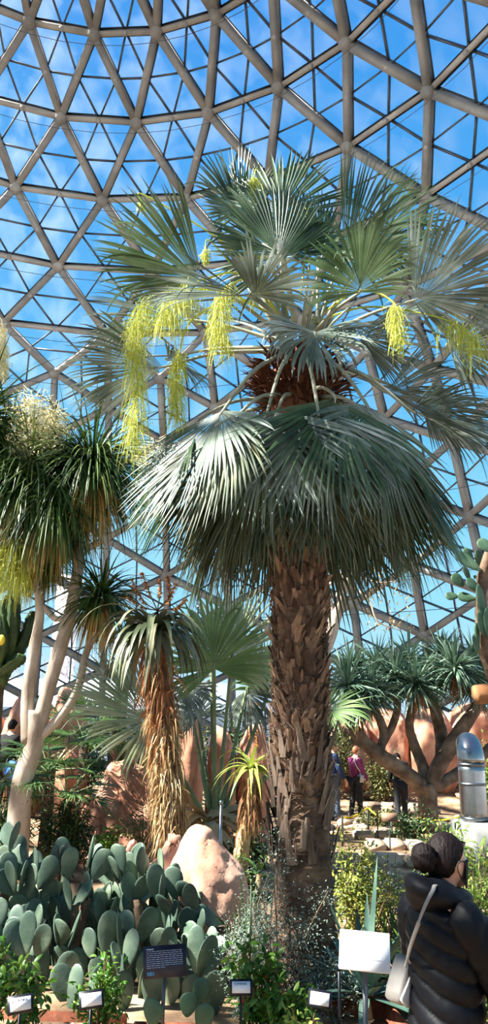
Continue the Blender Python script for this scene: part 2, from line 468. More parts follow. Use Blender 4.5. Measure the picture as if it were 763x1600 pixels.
# ---- trunk
tb = MB()
zs = np.linspace(PB.z - 0.15, TOP.z + 0.15, 420)
H = TOP.z - PB.z
pts = []; rr = []
for z in zs:
    t = (z - PB.z) / H
    pts.append((PB.x + (TOP.x - PB.x) * t + 0.02 * math.sin(t * 7), PB.y + (TOP.y - PB.y) * t, z))
    r = 0.215 + 0.10 * max(0, 1 - t * 5) ** 1.5 + 0.004 * math.sin(z * 40)
    if t < 0.27: r += 0.012 * (1 - (z * 24) % 1.0)
    rr.append(r)
tube(tb, pts, rr, 28, jit=0.008)
tr_o = tb.build('trunk', 'palm_trunk', palm)
def trunk_c(z):
    t = (z - PB.z) / H
    return np.array([PB.x + (TOP.x - PB.x) * t, PB.y + (TOP.y - PB.y) * t, z])
def bases(z0, z1, dz, per, Lr, W, out, name, mname, r0=0.2, split=True, tws=0.28):
    m = MB(); k = 0; z = z0
    while z < z1:
        for j in range(per):
            a = 2 * PI * (j / per) + k * 2.4 + rng.normal(0, 0.2)
            c = trunk_c(z + rng.normal(0, dz * 0.25)); rad = np.array([math.cos(a), math.sin(a), 0]); tan = np.array([-math.sin(a), math.cos(a), 0])
            L_ = rng.uniform(*Lr); w_ = W * rng.uniform(0.7, 1.25); tw = rng.normal(0, tws)
            o_ = out * rng.uniform(0.4, 1.6)
            d = nrm((np.array([0, 0, 1.0]) + rad * o_ + tan * tw)[None])[0]
            strips(m, [c + rad * r0], [d], L_, w_, side=[tan + d * 0.01], droop=rng.uniform(-0.3, 0.5), segs=4,
                   wprof=(lambda s: 1.15 - 0.75 * s ** 0.8), fold=0.5)
            if split:
                strips(m, [c + rad * (r0 + 0.005) + tan * w_ * 0.35], [d + tan * 0.25], L_ * 0.8, w_ * 0.3, side=[tan], droop=0.2, segs=3, fold=0.5)
        z += dz; k += 1
    return m.build(name, mname, tr_o)
o = bases(P(470, 1240).z, TOP.z - 0.75, 0.05, 12, (0.1, 0.2), 0.088, 0.34, 'leaf_base', 'leaf_base', 0.205); o['kind'] = 'stuff'
o = bases(P(470, 1345).z, P(470, 1180).z, 0.1, 7, (0.16, 0.36), 0.075, 0.2, 'leaf_base', 'leaf_base_grey', 0.235, True, 0.14); o['kind'] = 'stuff'
# woven fibre between the bases
fm = MB(); n = 4200
a = rng.uniform(0, 2 * PI, n); z = rng.uniform(P(470, 1260).z, TOP.z - 0.6, n)
c = np.array([trunk_c(q) for q in z]); rad = np.stack([np.cos(a), np.sin(a), 0 * a], 1); tan = np.stack([-np.sin(a), np.cos(a), 0 * a], 1)
strips(fm, c + rad * 0.222, tan * rng.choice([-1, 1], n)[:, None] + np.array([0, 0, 1]) * rng.normal(0.1, 0.5, n)[:, None] + rad * rng.normal(0.12, 0.15, n)[:, None],
       rng.uniform(0.06, 0.18, n), 0.012, droop=0.3, segs=3)
fm.build('fibre', 'leaf_base_grey', tr_o)['kind'] = 'stuff'
# crown core of red-brown fibre
cm = MB(); n = 900
a = rng.uniform(0, 2 * PI, n); z = rng.uniform(TOP.z - 0.6, TOP.z + 0.25, n)
c = np.array([trunk_c(q) for q in z]); rad = np.stack([np.cos(a), np.sin(a), 0 * a], 1); tan = np.stack([-np.sin(a), np.cos(a), 0 * a], 1)
rc = 0.24 + 0.22 * np.clip((z - (TOP.z - 0.5)) / 0.5, 0, 1) * np.clip((TOP.z + 0.45 - z) / 0.4, 0.3, 1)
strips(cm, c + rad * rc[:, None] * 0.8, rad * 0.6 + np.array([0, 0, 0.7]) + tan * rng.normal(0, 0.5, n)[:, None], rng.uniform(0.12, 0.3, n), rng.uniform(0.02, 0.06, n), droop=rng.uniform(0, 1.5, n), segs=4, fold=0.5)
cp_ = [trunk_c(q) for q in np.linspace(TOP.z - 0.7, TOP.z + 0.45, 10)]
tube(cm, cp_, lerp_r([0.22, 0.27, 0.33, 0.34, 0.26, 0.12], 10), 16, jit=0.06)
cm.build('crown_core', 'fibre', palm)

HEART = P(468, 560)
def RT(hub):                                                   # where a petiole leaves the crown
    d = Vector((hub.x - HEART.x, hub.y - HEART.y, 0)); l = d.length
    d = d.normalized() * min(0.25, l)
    z = HEART.z + 0.1 + 0.35 * max(-0.9, min(0.5, (hub.z - HEART.z) / 1.5))
    return Vector((HEART.x + d.x, HEART.y + d.y, z))
# hub (u, v, depth offset), tip (u, v, depth offset), options
UPF = [
 ((437, 342, -0.25), (462, 200, 0.10), dict(spread=58, nseg=34, sideL=0.8, droop=0.02, tipdroop=0.15, cup=0.2, R=1.08, up=(0.15, 0.95, 0.2), mname='fan_blade_shaded')),
 ((442, 406, -0.75), (360, 300, -0.70), dict(spread=80, nseg=44, droop=0.05, tipdroop=0.3, cup=0.4, R=0.82)),
 ((446, 404, -0.72), (488, 318, -0.70), dict(spread=62, nseg=30, droop=0.05, tipdroop=0.6, cup=0.4, R=0.58)),
 ((378, 335, 0.1), (300, 248, 0.3), dict(up=(0, 0.55, 0.83), spread=40, nseg=30, droop=0.05, tipdroop=0.25, cup=0.6, R=0.92)),
 ((385, 330, 0.5), (352, 232, 0.8), dict(up=(0, 0.55, 0.83), spread=55, nseg=30, droop=0.05, tipdroop=0.3, cup=0.5, R=0.85)),
 ((322, 440, -0.5), (205, 385, -0.7), dict(up=(0, 0.55, 0.83), spread=52, nseg=38, droop=0.1, tipdroop=0.35, cup=0.5, R=1.02)),
 ((392, 464, -1.15), (300, 455, -1.3), dict(spread=34, nseg=26, droop=0.12, tipdroop=0.4, cup=0.3, R=0.78)),
 ((396, 462, -1.15), (440, 428, -1.4), dict(spread=75, nseg=36, droop=0.1, tipdroop=0.7, cup=0.3, R=0.52)),
 ((497, 402, -0.2), (515, 320, -0.1), dict(spread=78, nseg=40, droop=0.05, tipdroop=0.5, cup=0.3, R=0.74)),
 ((532, 402, -0.35), (640, 322, -0.3), dict(up=(0, 0.55, 0.83), spread=52, nseg=44, droop=0.1, tipdroop=0.5, cup=0.45, R=1.12)),
 ((565, 395, 0.1), (700, 335, 0.2), dict(up=(0, 0.55, 0.83), spread=45, nseg=40, droop=0.12, tipdroop=0.5, cup=0.4, R=1.05)),
 ((562, 457, -0.95), (566, 396, -1.25), dict(spread=100, nseg=50, droop=0.1, tipdroop=0.7, cup=0.15, R=0.62)),
 ((645, 470, -0.5), (748, 428, -0.7), dict(up=(0, 0.55, 0.83), spread=75, nseg=50, droop=0.12, tipdroop=0.5, cup=0.35, R=0.98)),
 ((700, 545, 0.2), (800, 540, 0.25), dict(up=(0, 0.55, 0.83), spread=60, nseg=40, droop=0.2, tipdroop=0.6, cup=0.3, R=0.85)),
 ((552, 522, -0.2), (640, 562, -0.5), dict(up=(0, 0.55, 0.83), spread=48, nseg=34, droop=0.2, tipdroop=0.5, cup=0.4, R=0.72)),
 ((492, 520, -0.85), (500, 570, -1.3), dict(spread=112, nseg=54, droop=0.6, tipdroop=1.4, cup=0.35, R=0.66)),
 ((300, 500, 0.2), (150, 512, 0.1), dict(up=(0, 0.2, 0.95), spread=36, nseg=34, droop=0.15, tipdroop=0.5, cup=0.5, R=1.05)),
 ((262, 572, -0.2), (130, 590, -0.4), dict(up=(0, 0.55, 0.83), spread=50, nseg=42, droop=0.18, tipdroop=0.55, cup=0.4, R=0.92)),
 ((262, 560, 0.6), (330, 600, 0.4), dict(spread=70, nseg=40, droop=0.3, tipdroop=0.6, cup=0.3, R=0.55)),
 ((600, 612, 0.3), (700, 604, 0.2), dict(up=(0, 0.55, 0.83), spread=52, nseg=38, droop=0.25, tipdroop=0.5, cup=0.4, R=0.72)),
 ((430, 400, 1.1), (420, 300, 1.5), dict(spread=70, nseg=36, droop=0.1, tipdroop=0.5, R=0.9)),
 ((520, 420, 1.3), (560, 330, 1.8), dict(spread=70, nseg=36, droop=0.1, tipdroop=0.5, R=0.95)),
 ((360, 500, 1.3), (270, 470, 1.9), dict(spread=75, nseg=36, droop=0.2, tipdroop=0.6, R=0.95)),
 ((600, 500, 1.2), (690, 480, 1.7), dict(spread=75, nseg=36, droop=0.2, tipdroop=0.6, R=0.95)),
]
for h, t, kw in UPF:
    kw.setdefault('join', 0.6); kw.setdefault('mname', 'fan_blade' if h[1] > 458 else 'fan_blade_shaded'); kw.setdefault('fold', 0.62)
    if 'R' in kw: kw['R'] *= 0.98 if 'up' in kw else 1.08
    kw['nseg'] = int(kw['nseg'] * 1.15)
    hub = P(*h); tip = P(*t); frond(palm, RT(hub), hub, tip, **kw)
SKIRT = [
 ((350, 640, -0.75), (272, 755, -1.0), dict(spread=70, nseg=50, droop=0.12, tipdroop=0.25, cup=0.05, R=1.12)),
 ((419, 640, -1.0), (424, 750, -1.12), dict(spread=66, nseg=48, droop=0.12, tipdroop=0.3, cup=0.1, R=0.98)),
 ((497, 640, -1.05), (500, 760, -1.18), dict(spread=72, nseg=50, droop=0.12, tipdroop=0.3, cup=0.1, R=0.98)),
 ((572, 630, -0.7), (612, 740, -0.9), dict(spread=68, nseg=50, droop=0.12, tipdroop=0.25, cup=0.05, R=1.08)),
 ((640, 640, -0.3), (752, 672, -0.5), dict(spread=66, nseg=50, droop=0.15, tipdroop=0.4, cup=0.25, R=1.02)),
 ((655, 625, 0.5), (750, 690, 0.6), dict(spread=55, nseg=44, droop=0.15, tipdroop=0.4, R=0.9)),
]
for h, t, kw in SKIRT:
    hub = P(*h); tip = P(*t); root = RT(hub); root.z = HEART.z - 0.05
    frond(palm, root, hub, tip, pw=0.018, sag=0.06, wild=0.1, join=0.5, fold=0.7, **kw)
# the old skirt hanging close round the trunk, all the way round
nsk = 28
for i in range(nsk):
    a = 2 * PI * i / nsk + rng.normal(0, 0.07); low = i % 2
    r = (0.62 if low else 0.9) + rng.normal(0, 0.06)
    hz = P(470, 735 if low else 690).z + rng.normal(0, 0.08)
    hub = Vector((TOP.x + r * math.cos(a), TOP.y + r * math.sin(a), hz))
    o_ = rng.uniform(0.05, 0.3) if low else rng.uniform(0.3, 0.6)
    tip = hub + Vector((math.cos(a + rng.normal(0, .15)) * o_, math.sin(a + rng.normal(0, .15)) * o_, -1.0))
    root = Vector((TOP.x + 0.24 * math.cos(a), TOP.y + 0.24 * math.sin(a), TOP.z - (0.35 if low else 0.15)))
    frond(palm, root, hub, tip, R=rng.uniform(0.95, 1.3), spread=rng.uniform(40, 60), nseg=38, join=0.48, fold=0.7, droop=0.1, tipdroop=0.2, cup=rng.uniform(-0.05, 0.2), wild=0.06, mname='fan_blade_old' if low or i % 3 == 0 else 'fan_blade_shaded', sag=0.08)  # skirt blades coloured dark, with shade from the crown above included

for i in range(16):
    a = 2 * PI * i / 16 + rng.normal(0, .15); l = rng.uniform(0.6, 1.1); b0 = HEART + Vector((0.12 * math.cos(a), 0.12 * math.sin(a), 0.1)); mb = MB()
    tube(mb, [b0, b0 + Vector((0.22 * math.cos(a), 0.22 * math.sin(a), l * .5)), b0 + Vector((0.5 * math.cos(a), 0.5 * math.sin(a), l))], [0.022, 0.016, 0.006], 6); mb.build('spear', 'petiole', palm)

def tassel(parent, pts, n=420, Lr=(0.12, 0.42), W=0.006, mname='tassel', spread=0.16, start=0.35, pw=0.012, droop=3.0, out=0.5):
    """a hanging flower spray: a stalk with many fine drooping threads"""
    C = bez(pts, 10); m = MB()
    tube(m, C, lerp_r([pw, pw * 0.8, pw * 0.4], len(C)), 5)
    t = rng.uniform(start, 1, n) * (len(C) - 1); i = np.minimum(t.astype(int), len(C) - 2); f = (t - i)[:, None]
    b = C[i] * (1 - f) + C[i + 1] * f
    v = rng.normal(0, 1, (n, 3)); v[:, 2] *= 0.4; v = nrm(v)
    b = b + v * (rng.random(n) * spread * 0.4)[:, None]
    strips(m, b, v * out + np.array([0, 0, -0.4]), rng.uniform(*Lr, n), W, droop=droop, segs=6, roll=rng.uniform(0, PI, n), wprof=lambda s: 1 - 0.5 * s)
    k = n * 2; j = rng.integers(0, n, k)                        # fine side threads
    b2 = b[j] + np.stack([rng.normal(0, spread * 0.28, k), rng.normal(0, spread * 0.28, k), -rng.uniform(0.02, 1.0, k) * np.mean(Lr) * 0.9], 1)
    strips(m, b2, rng.normal(0, 1, (k, 3)), rng.uniform(0.025, 0.07, k), W * 1.1, droop=1.2, segs=3, roll=rng.uniform(0, PI, k))
    return m.build('flower_cluster', mname, parent)
hp = P(440, 500)
tassel(palm, [hp, P(345, 455, -0.4), P(240, 462, -0.6), P(212, 520, -0.65), P(215, 600, -0.65), P(209, 690, -0.65)], n=480, start=0.42, Lr=(0.12, 0.36), spread=0.17)
tassel(palm, [hp, P(380, 430, -0.5), P(310, 440, -0.7), P(270, 470, -0.75), P(255, 500, -0.75)], n=260, start=0.5, Lr=(0.15, 0.4), spread=0.26)
tassel(palm, [hp, P(370, 470, -0.3), P(300, 500, -0.5), P(278, 570, -0.55), P(276, 650, -0.55)], n=260, start=0.68, Lr=(0.12, 0.28), spread=0.12)
tassel(palm, [hp, P(400, 440, -0.6), P(355, 450, -0.8), P(342, 500, -0.85), P(346, 540, -0.85)], n=300, start=0.45, Lr=(0.12, 0.3), spread=0.18)
tassel(palm, [P(455, 470), P(430, 380, 0.1), P(405, 270, 0.1), P(397, 280, 0.05), P(399, 318, 0)], n=240, start=0.72, Lr=(0.06, 0.2), spread=0.09)
tassel(palm, [P(450, 490), P(420, 410, -0.3), P(402, 405, -0.4), P(398, 445, -0.4), P(399, 470, -0.4)], n=130, start=0.5, Lr=(0.06, 0.18), spread=0.08)
tassel(palm, [P(440, 480), P(350, 380, 0.0), P(226, 305, -0.1), P(222, 318, -0.1)], n=40, start=0.95, Lr=(0.05, 0.14), spread=0.06)
tassel(palm, [P(440, 480), P(370, 420, -0.2), P(326, 375, -0.25), P(322, 400, -0.25)], n=70, start=0.88, Lr=(0.06, 0.14), spread=0.06)
tassel(palm, [P(490, 500), P(560, 455, -0.6), P(612, 470, -0.75), P(619, 500, -0.75), P(622, 530, -0.75)], n=170, start=0.55, Lr=(0.08, 0.24), spread=0.12)
tassel(palm, [P(490, 505), P(570, 480, 0), P(660, 490, -0.3), P(720, 510, -0.3), P(745, 540, -0.3)], n=210, start=0.62, Lr=(0.1, 0.36), spread=0.24)
tassel(palm, [P(470, 470), P(478, 380, 0.2), P(480, 310, 0.2), P(480, 325, 0.2)], n=50, start=0.9, Lr=(0.05, 0.1), spread=0.05)
# ================================================================== other plants: materials and generators
mat('grass_leaf', [(18, 36, 16), (42, 68, 28), (80, 104, 46), (124, 132, 72)], rough=0.45, scale=3, transl=0.2, island=0.7)
mat('dry_leaf', [(150, 116, 56), (196, 160, 88), (216, 190, 120)], rough=0.7, scale=3, transl=0.2, island=0.7)
mat('pale_bark', [(140, 122, 106), (178, 160, 142), (208, 192, 176)], rough=0.85, scale=5, bump=0.5, bscale=16, stretch=(1, 1, 0.5))
mat('brown_bark', [(62, 48, 38), (102, 80, 62), (144, 118, 94)], rough=0.9, scale=5, bump=0.6, bscale=18)
mat('aloe_leaf', [(44, 54, 36), (78, 88, 62), (120, 122, 92), (170, 164, 132)], rough=0.4, scale=3, island=0.5, transl=0.05)
mat('aloe_bright', [(120, 140, 50), (160, 172, 78), (198, 202, 120)], rough=0.4, scale=3, island=0.5, transl=0.15)
mat('aloe_green', [(34, 66, 24), (66, 104, 44), (116, 146, 84)], rough=0.4, scale=3, island=0.5, transl=0.1)
mat('straw', [(146, 112, 68), (192, 160, 112), (224, 204, 164)], rough=0.8, scale=4, island=0.6, transl=0.1)
mat('straw_red', [(104, 62, 38), (150, 100, 62), (196, 150, 104)], rough=0.8, scale=4, island=0.6)
mat('orange_bloom', [(168, 92, 30), (206, 132, 60), (222, 170, 110)], rough=0.7, scale=10, island=0.5)
mat('pad', [(54, 74, 64), (82, 102, 86), (132, 148, 122)], rough=0.5, scale=3.5, bump=0.1, bscale=40)
mat('pad_green', [(46, 72, 50), (72, 100, 74), (100, 126, 98)], rough=0.5, scale=3.5, bump=0.1, bscale=40)
mat('dragon_leaf', [(50, 74, 58), (96, 122, 100), (152, 170, 148)], rough=0.45, scale=3, island=0.6, transl=0.1)
mat('dragon_bark', [(76, 62, 52), (118, 98, 82), (154, 132, 112)], rough=0.9, scale=5, bump=0.5, bscale=16)
mat('sword_leaf', [(38, 62, 54), (66, 94, 82), (104, 126, 112)], rough=0.4, scale=3, island=0.5)
mat('sage_leaf', [(84, 100, 88), (122, 138, 124), (160, 174, 160)], rough=0.85, scale=6, island=0.7, transl=0.15)
mat('pepper_leaf', [(34, 70, 20), (72, 118, 34), (128, 160, 62)], rough=0.4, scale=5, island=0.7, transl=0.25)
mat('yellow_leaf', [(74, 92, 36), (118, 132, 54), (184, 178, 80)], rough=0.55, scale=5, island=0.7, transl=0.25)
mat('willow_leaf', [(70, 104, 40), (120, 150, 62), (172, 186, 96)], rough=0.5, scale=5, island=0.7, transl=0.25)
mat('dark_leaf', [(22, 40, 18), (44, 68, 32), (78, 100, 52)], rough=0.5, scale=5, island=0.7, transl=0.15)
mat('olive_leaf', [(66, 72, 40), (108, 112, 66), (146, 142, 90)], rough=0.6, scale=5, island=0.7, transl=0.2)
mat('twig', [(96, 74, 54), (140, 112, 84)], rough=0.9, scale=8)
mat('red_fruit', [(170, 22, 14), (206, 40, 24)], rough=0.3, scale=5)
mat('euphorbia', [(26, 46, 22), (48, 72, 34), (84, 104, 54)], rough=0.5, scale=4)
mat('yellow_pad', [(214, 190, 40), (236, 214, 80)], rough=0.5, scale=6)
mat('rock', [(176, 126, 102), (214, 168, 144), (232, 196, 174)], rough=0.9, scale=1.8, bump=0.5, bscale=9, detail=8)
mat('rock_red', [(150, 98, 74), (202, 144, 116), (224, 176, 150)], rough=0.9, scale=1.8, bump=0.5, bscale=9, detail=8)
mat('rock_grey', [(150, 128, 108), (196, 172, 146), (226, 206, 180)], rough=0.9, scale=2.5, bump=0.5, bscale=9, detail=8)

def dirs(n, z0=-0.2, z1=1.0):
    z = rng.uniform(z0, z1, n); a = rng.uniform(0, 2 * PI, n); r = np.sqrt(np.maximum(0, 1 - z * z))
    return np.stack([r * np.cos(a), r * np.sin(a), z], 1)

def head(parent, c, n, L, W, droop, name='foliage', m='grass_leaf', z0=-0.2, z1=1.0, r0=0.05, segs=7, fold=0.0, wprof=None, axis=None, dprof=None, curl=0.0):
    """a round head of strap leaves"""
    c = np.array(tuple(c)); d = dirs(n, z0, z1)
    if axis is not None:
        q = Vector((0, 0, 1)).rotation_difference(Vector(axis).normalized()).to_matrix(); d = d @ np.array(q).T
    mb = MB()
    Lx = np.random.default_rng(int(abs(c[0]) * 1000) + n).uniform(L[0], L[1], n)
    strips(mb, c + d * r0, d, Lx, W, droop=droop * rng.uniform(0.6, 1.4, n), segs=segs, fold=fold, roll=rng.normal(0, 0.4, n), wprof=wprof or (lambda s: (0.7 + 0.3 * min(1, s * 6)) * (1 - s ** 3)), dprof=dprof)
    return mb.build(name, m, parent)

def shrub(name, label, cat, base, H, Wd, m='dark_leaf', leaf=0.06, lw=0.4, nst=9, nl=40, droop=0.6, lean=0.5, twig='twig', fruits=0, group=None, up=0.35, tr=0.008, z0=0.25):
    """a leafy bush: curved stems that carry leaves"""
    base = Vector(base); t = thing(name, label, cat, base, group)
    st = MB(); lf = MB(); B = []; D = []
    for i in range(nst):
        a = rng.uniform(0, 2 * PI); r = math.sqrt(rng.random()) * Wd * 0.5
        top = base + Vector((r * math.cos(a), r * math.sin(a), H * rng.uniform(0.6, 1.0) * (1 - 0.35 * (r / (Wd * 0.5)) ** 2)))
        mid = base.lerp(top, 0.5) + Vector((rng.normal(0, 0.06), rng.normal(0, 0.06), 0.1)) * H * lean
        C = bez([base + Vector((rng.normal(0, 0.03), rng.normal(0, 0.03), -0.05)), mid, top], 6)
        tube(st, C, lerp_r([tr, tr * 0.7, tr * 0.3], len(C)), 5)
        q = rng.uniform(z0, 1, nl) * (len(C) - 1); k = np.minimum(q.astype(int), len(C) - 2); f = (q - k)[:, None]
        pnt = C[k] * (1 - f) + C[k + 1] * f
        off = rng.normal(0, 1, (nl, 3)); off *= (Wd * 0.13) * (0.3 + rng.random(nl))[:, None] * np.array([1, 1, 0.7])
        B.append(pnt + off); dd = nrm(off + rng.normal(0, 0.05, (nl, 3))) + np.array([0, 0, up]); D.append(dd)
    B = np.concatenate(B); D = np.concatenate(D); B[:, 2] = np.maximum(B[:, 2], base.z + 0.02)
    strips(lf, B, D, leaf * rng.uniform(0.6, 1.3, len(B)), leaf * lw, droop=droop * rng.uniform(0, 2, len(B)), segs=4, fold=0.35,
           roll=rng.normal(0, 0.6, len(B)), wprof=lambda s: max(0.08, math.sin(PI * min(1, s * 0.9 + 0.08)) ** 0.8))
    st.build('stem', twig, t); lf.build('foliage', m, t)
    if fruits:
        for i in range(fruits):
            p = B[rng.integers(0, len(B))]; fm_ = MB()
            tube(fm_, [p, p + np.array([0.004, 0, -0.03]), p + np.array([0.0, 0, -0.07])], [0.011, 0.012, 0.002], 6); fm_.build('pepper_fruit', 'red_fruit', t)
    return t

def rock(name, label, c, r, seed, m='rock', group=None, cat='rock', ridg=0.16, sink=0.35, flute=0.0, squareness=0.0, shoulder=None):
    """weathered sandstone boulder; c is its foot, r its half sizes"""
    c = Vector(c); bm = bmesh.new(); bmesh.ops.create_icosphere(bm, subdivisions=5 if name != 'stone' else 3, radius=1)
    off = Vector((seed * 3.7, seed * 1.3, seed * 2.1))
    for v in bm.verts:
        d = v.co.normalized()
        k = 1 + ridg * 2.0 * mnoise.noise(d * 1.2 + off) + ridg * 0.9 * mnoise.noise(d * 2.8 + off) + 0.035 * mnoise.noise(d * 8 + off)
        if flute: k += flute * (abs(math.sin(math.atan2(d.y, d.x) * 4 + 2 * mnoise.noise(d + off))) - 0.6)
        q = d * k
        if shoulder: q += Vector(shoulder[:3]) * math.exp(-((d - Vector(shoulder[3:6]).normalized()).length / 0.45) ** 2)
        q += d * (0.05 * abs(mnoise.noise(Vector((d.x * 5, d.y * 5, d.z * 1.2)) + off)) - 0.03 * (1 - min(1, abs(mnoise.noise(Vector((d.x * 2.5, d.y * 2.5, d.z * 0.8)) + off)) * 9)))
        if squareness: q = Vector([math.copysign(abs(x) ** (1 - squareness), x) for x in q])
        v.co = Vector((q.x * r[0], q.y * r[1], q.z * r[2]))
    for v in bm.verts: v.co.z += r[2] * (1 - sink * 2) if False else r[2] * (1 - sink)
    me = bpy.data.meshes.new(name); bm.to_mesh(me); bm.free(); me.polygons.foreach_set('use_smooth', [True] * len(me.polygons)); me.materials.append(MATS[m])
    o = link(name, me); o.location = c
    return tag(o, label, cat, group)

def rock2(name, label, c, lobes, seed, m='rock', vox=0.035, amp=0.05, crack=0.03):
    """boulder of several rounded masses run together, then weathered"""
    mb = MB(); c = Vector(c)
    for (o, r_) in lobes: sphere(mb, o, r_, 28, 18)
    me = mb.mesh('tmp'); o = bpy.data.objects.new('tmp', me); COL.objects.link(o)
    q = o.modifiers.new('r', 'REMESH'); q.mode = 'VOXEL'; q.voxel_size = vox; q.use_smooth_shade = True
    q = o.modifiers.new('s', 'SMOOTH'); q.iterations = 26; q.factor = 0.7
    dg = bpy.context.evaluated_depsgraph_get(); ev = bpy.data.meshes.new_from_object(o.evaluated_get(dg)); bpy.data.objects.remove(o)
    off = Vector((seed * 3.7, seed * 1.9, seed))
    for v in ev.vertices:
        p = v.co.copy(); k = amp * 1.6 * mnoise.noise(p * 2.2 + off) + amp * 0.8 * mnoise.noise(p * 5 + off) + amp * 0.3 * mnoise.noise(p * 14 + off)
        k -= crack * max(0, 1 - abs(mnoise.noise(Vector((p.x * 3.2, p.y * 3.2, p.z * 1.0)) + off)) * 14)
        v.co = p + v.normal * k
    ev.materials.clear(); ev.materials.append(MATS[m]); ev.polygons.foreach_set('use_smooth', [True] * len(ev.polygons))
    ob = link(name, ev); ob.location = c
    return tag(ob, label, cat='rock')

# ================================================================== ponytail palm on the left (tall, three stems)
Y1 = 9.5
def A(u, v, dy=0.0): return at(u, v, Y1 + dy)
pb = A(28, 1330); pb.z = gz(pb.x, pb.y)
pony = thing('ponytail_palm', 'tall ponytail palm with pale forked stems and shaggy hanging leaves at the left', 'palm', pb)
tk = MB()
C = bez([pb + Vector((0, 0, -0.1)), A(34, 1230), A(52, 1170), A(58, 1110)], 8); tube(tk, C, lerp_r([0.15, 0.13, 0.115, 0.12], len(C)), 14, jit=0.02)
C = bez([A(52, 1165), A(72, 1090), A(92, 1020), A(112, 950), A(122, 885), A(122, 850)], 8); tube(tk, C, lerp_r([0.11, 0.09, 0.092, 0.085, 0.075, 0.07], len(C)), 12, jit=0.02)
C = bez([A(45, 1160), A(43, 1090), A(52, 1020), A(62, 960), A(58, 900)], 8); tube(tk, C, lerp_r([0.1, 0.08, 0.075, 0.06, 0.06], len(C)), 12, jit=0.02)
C = bez([A(58, 1155), A(90, 1125), A(120, 1080), A(135, 1020), A(152, 985)], 8); tube(tk, C, lerp_r([0.06, 0.06, 0.055, 0.045, 0.05], len(C)), 10, jit=0.02)
C = bez([A(66, 945), A(85, 965), A(104, 968)], 6); tube(tk, C, lerp_r([0.03, 0.045, 0.035], len(C)), 8, jit=0.1)
tk.build('trunk', 'pale_bark', pony)
for (u, v, dy, n, L_, dr, z0) in [(143, 735, 0, 760, (0.8, 1.5), 1.8, -0.1), (105, 745, 0.3, 560, (0.8, 1.5), 2.0, -0.3), (45, 760, -0.1, 760, (0.8, 1.5), 2.2, -0.3), (10, 720, 0.1, 560, (0.8, 1.5), 2.0, -0.2), (158, 935, 0.1, 420, (0.5, 0.95), 1.3, -0.4), (-25, 660, 0, 380, (0.8, 1.5), 1.6, -0.1), (80, 800, -0.3, 560, (0.6, 1.2), 2.6, -0.5), (62, 865, 0.2, 360, (0.4, 0.8), 2.8, -0.6)]:
    c = A(u, v, dy); head(pony, c, n, L_, 0.024, dr, z0=z0)
    head(pony, c - Vector((0, 0, 0.12)), int(n * 0.3), (L_[0] * 0.8, L_[1] * 0.85), 0.02, 3.6, name='dead_leaves', m='dry_leaf', z0=-0.8, z1=0.1)
for q in ([A(122, 850), A(130, 790), A(143, 740)], [A(58, 900), A(55, 830), A(45, 765)], [A(120, 870), A(110, 800), A(105, 750)], [A(60, 905), A(30, 800), A(10, 725)], [A(10, 735), A(-10, 690), A(-25, 660)], [A(152, 988), A(157, 950), A(158, 935)]):
    mb = MB(); C = bez(q, 5); tube(mb, C, lerp_r([0.07, 0.06, 0.05], len(C)), 8, jit=0.05); mb.build('branch', 'brown_bark', pony)
tassel(pony, [A(46, 740, -.3), A(50, 690, -.3), A(52, 618, -.3)], n=620, Lr=(0.05, 0.16), W=0.013, mname='tassel_pale', spread=0.5, start=0.25, droop=-0.5, out=1.1)
tassel(pony, [A(72, 730, -.3), A(78, 690, -.3), A(86, 640, -.3)], n=420, Lr=(0.05, 0.15), W=0.013, mname='tassel_pale', spread=0.42, start=0.3, droop=-0.5, out=1.1)
tassel(pony, [A(30, 840, -.4), A(25, 860, -.4), A(22, 905, -.4)], n=420, Lr=(0.2, 0.5), W=0.012, mname='tassel', spread=0.5, start=0.0, droop=3, out=0.6)
tassel(pony, [A(190, 800, .5), A(225, 730, .8), A(240, 690, .8)], n=160, Lr=(0.05, 0.2), W=0.012, mname='tassel_pale', spread=0.4, start=0.5, droop=-0.5, out=1.1)

tassel(pony, [A(-60, 720, -.2), A(-25, 540, -.2), A(0, 497, -.2), A(6, 545, -.2), A(5, 590, -.2)], n=260, Lr=(0.05, 0.14), W=0.012, mname='tassel_pale', spread=0.14, start=0.6, droop=2)

# ================================================================== tall aloe with a straw skirt
Y2 = 9.0
def B_(u, v, dy=0.0): return at(u, v, Y2 + dy)
ab = B_(268, 1350); ab.z = gz(ab.x, ab.y)
aloe = thing('tree_aloe', 'tall tree aloe with arching leaves over a straw-coloured skirt of dead leaves', 'aloe', ab)
C = bez([ab + Vector((0, 0, -0.1)), B_(266, 1280), B_(262, 1200), B_(252, 1100), B_(243, 1000)], 8)
mb = MB(); tube(mb, C, lerp_r([0.15, 0.15, 0.15, 0.12, 0.1], len(C)), 12); mb.build('trunk', 'brown_bark', aloe)
def skirt(parent, C, n, m, t0, t1, r, L_, W, name='dead_leaves', wav=0.3):
    mb = MB(); q = rng.uniform(t0, t1, n) * (len(C) - 1); k = np.minimum(q.astype(int), len(C) - 2); f = (q - k)[:, None]
    p = C[k] * (1 - f) + C[k + 1] * f; a = rng.uniform(0, 2 * PI, n); rad = np.stack([np.cos(a), np.sin(a), 0 * a], 1)
    strips(mb, p + rad * (r * rng.uniform(0.75, 1.1, n))[:, None], rad * 0.5 + np.array([0, 0, -0.6]) + rng.normal(0, wav, (n, 3)), rng.uniform(*L_, n), W * rng.uniform(0.5, 1.4, n), droop=3.0, segs=6, roll=rng.uniform(0, PI, n), fold=0.3)
    mb.build(name, m, parent)
skirt(aloe, C, 1500, 'straw', 0.02, 0.72, 0.15, (0.12, 0.36), 0.016, wav=0.65)
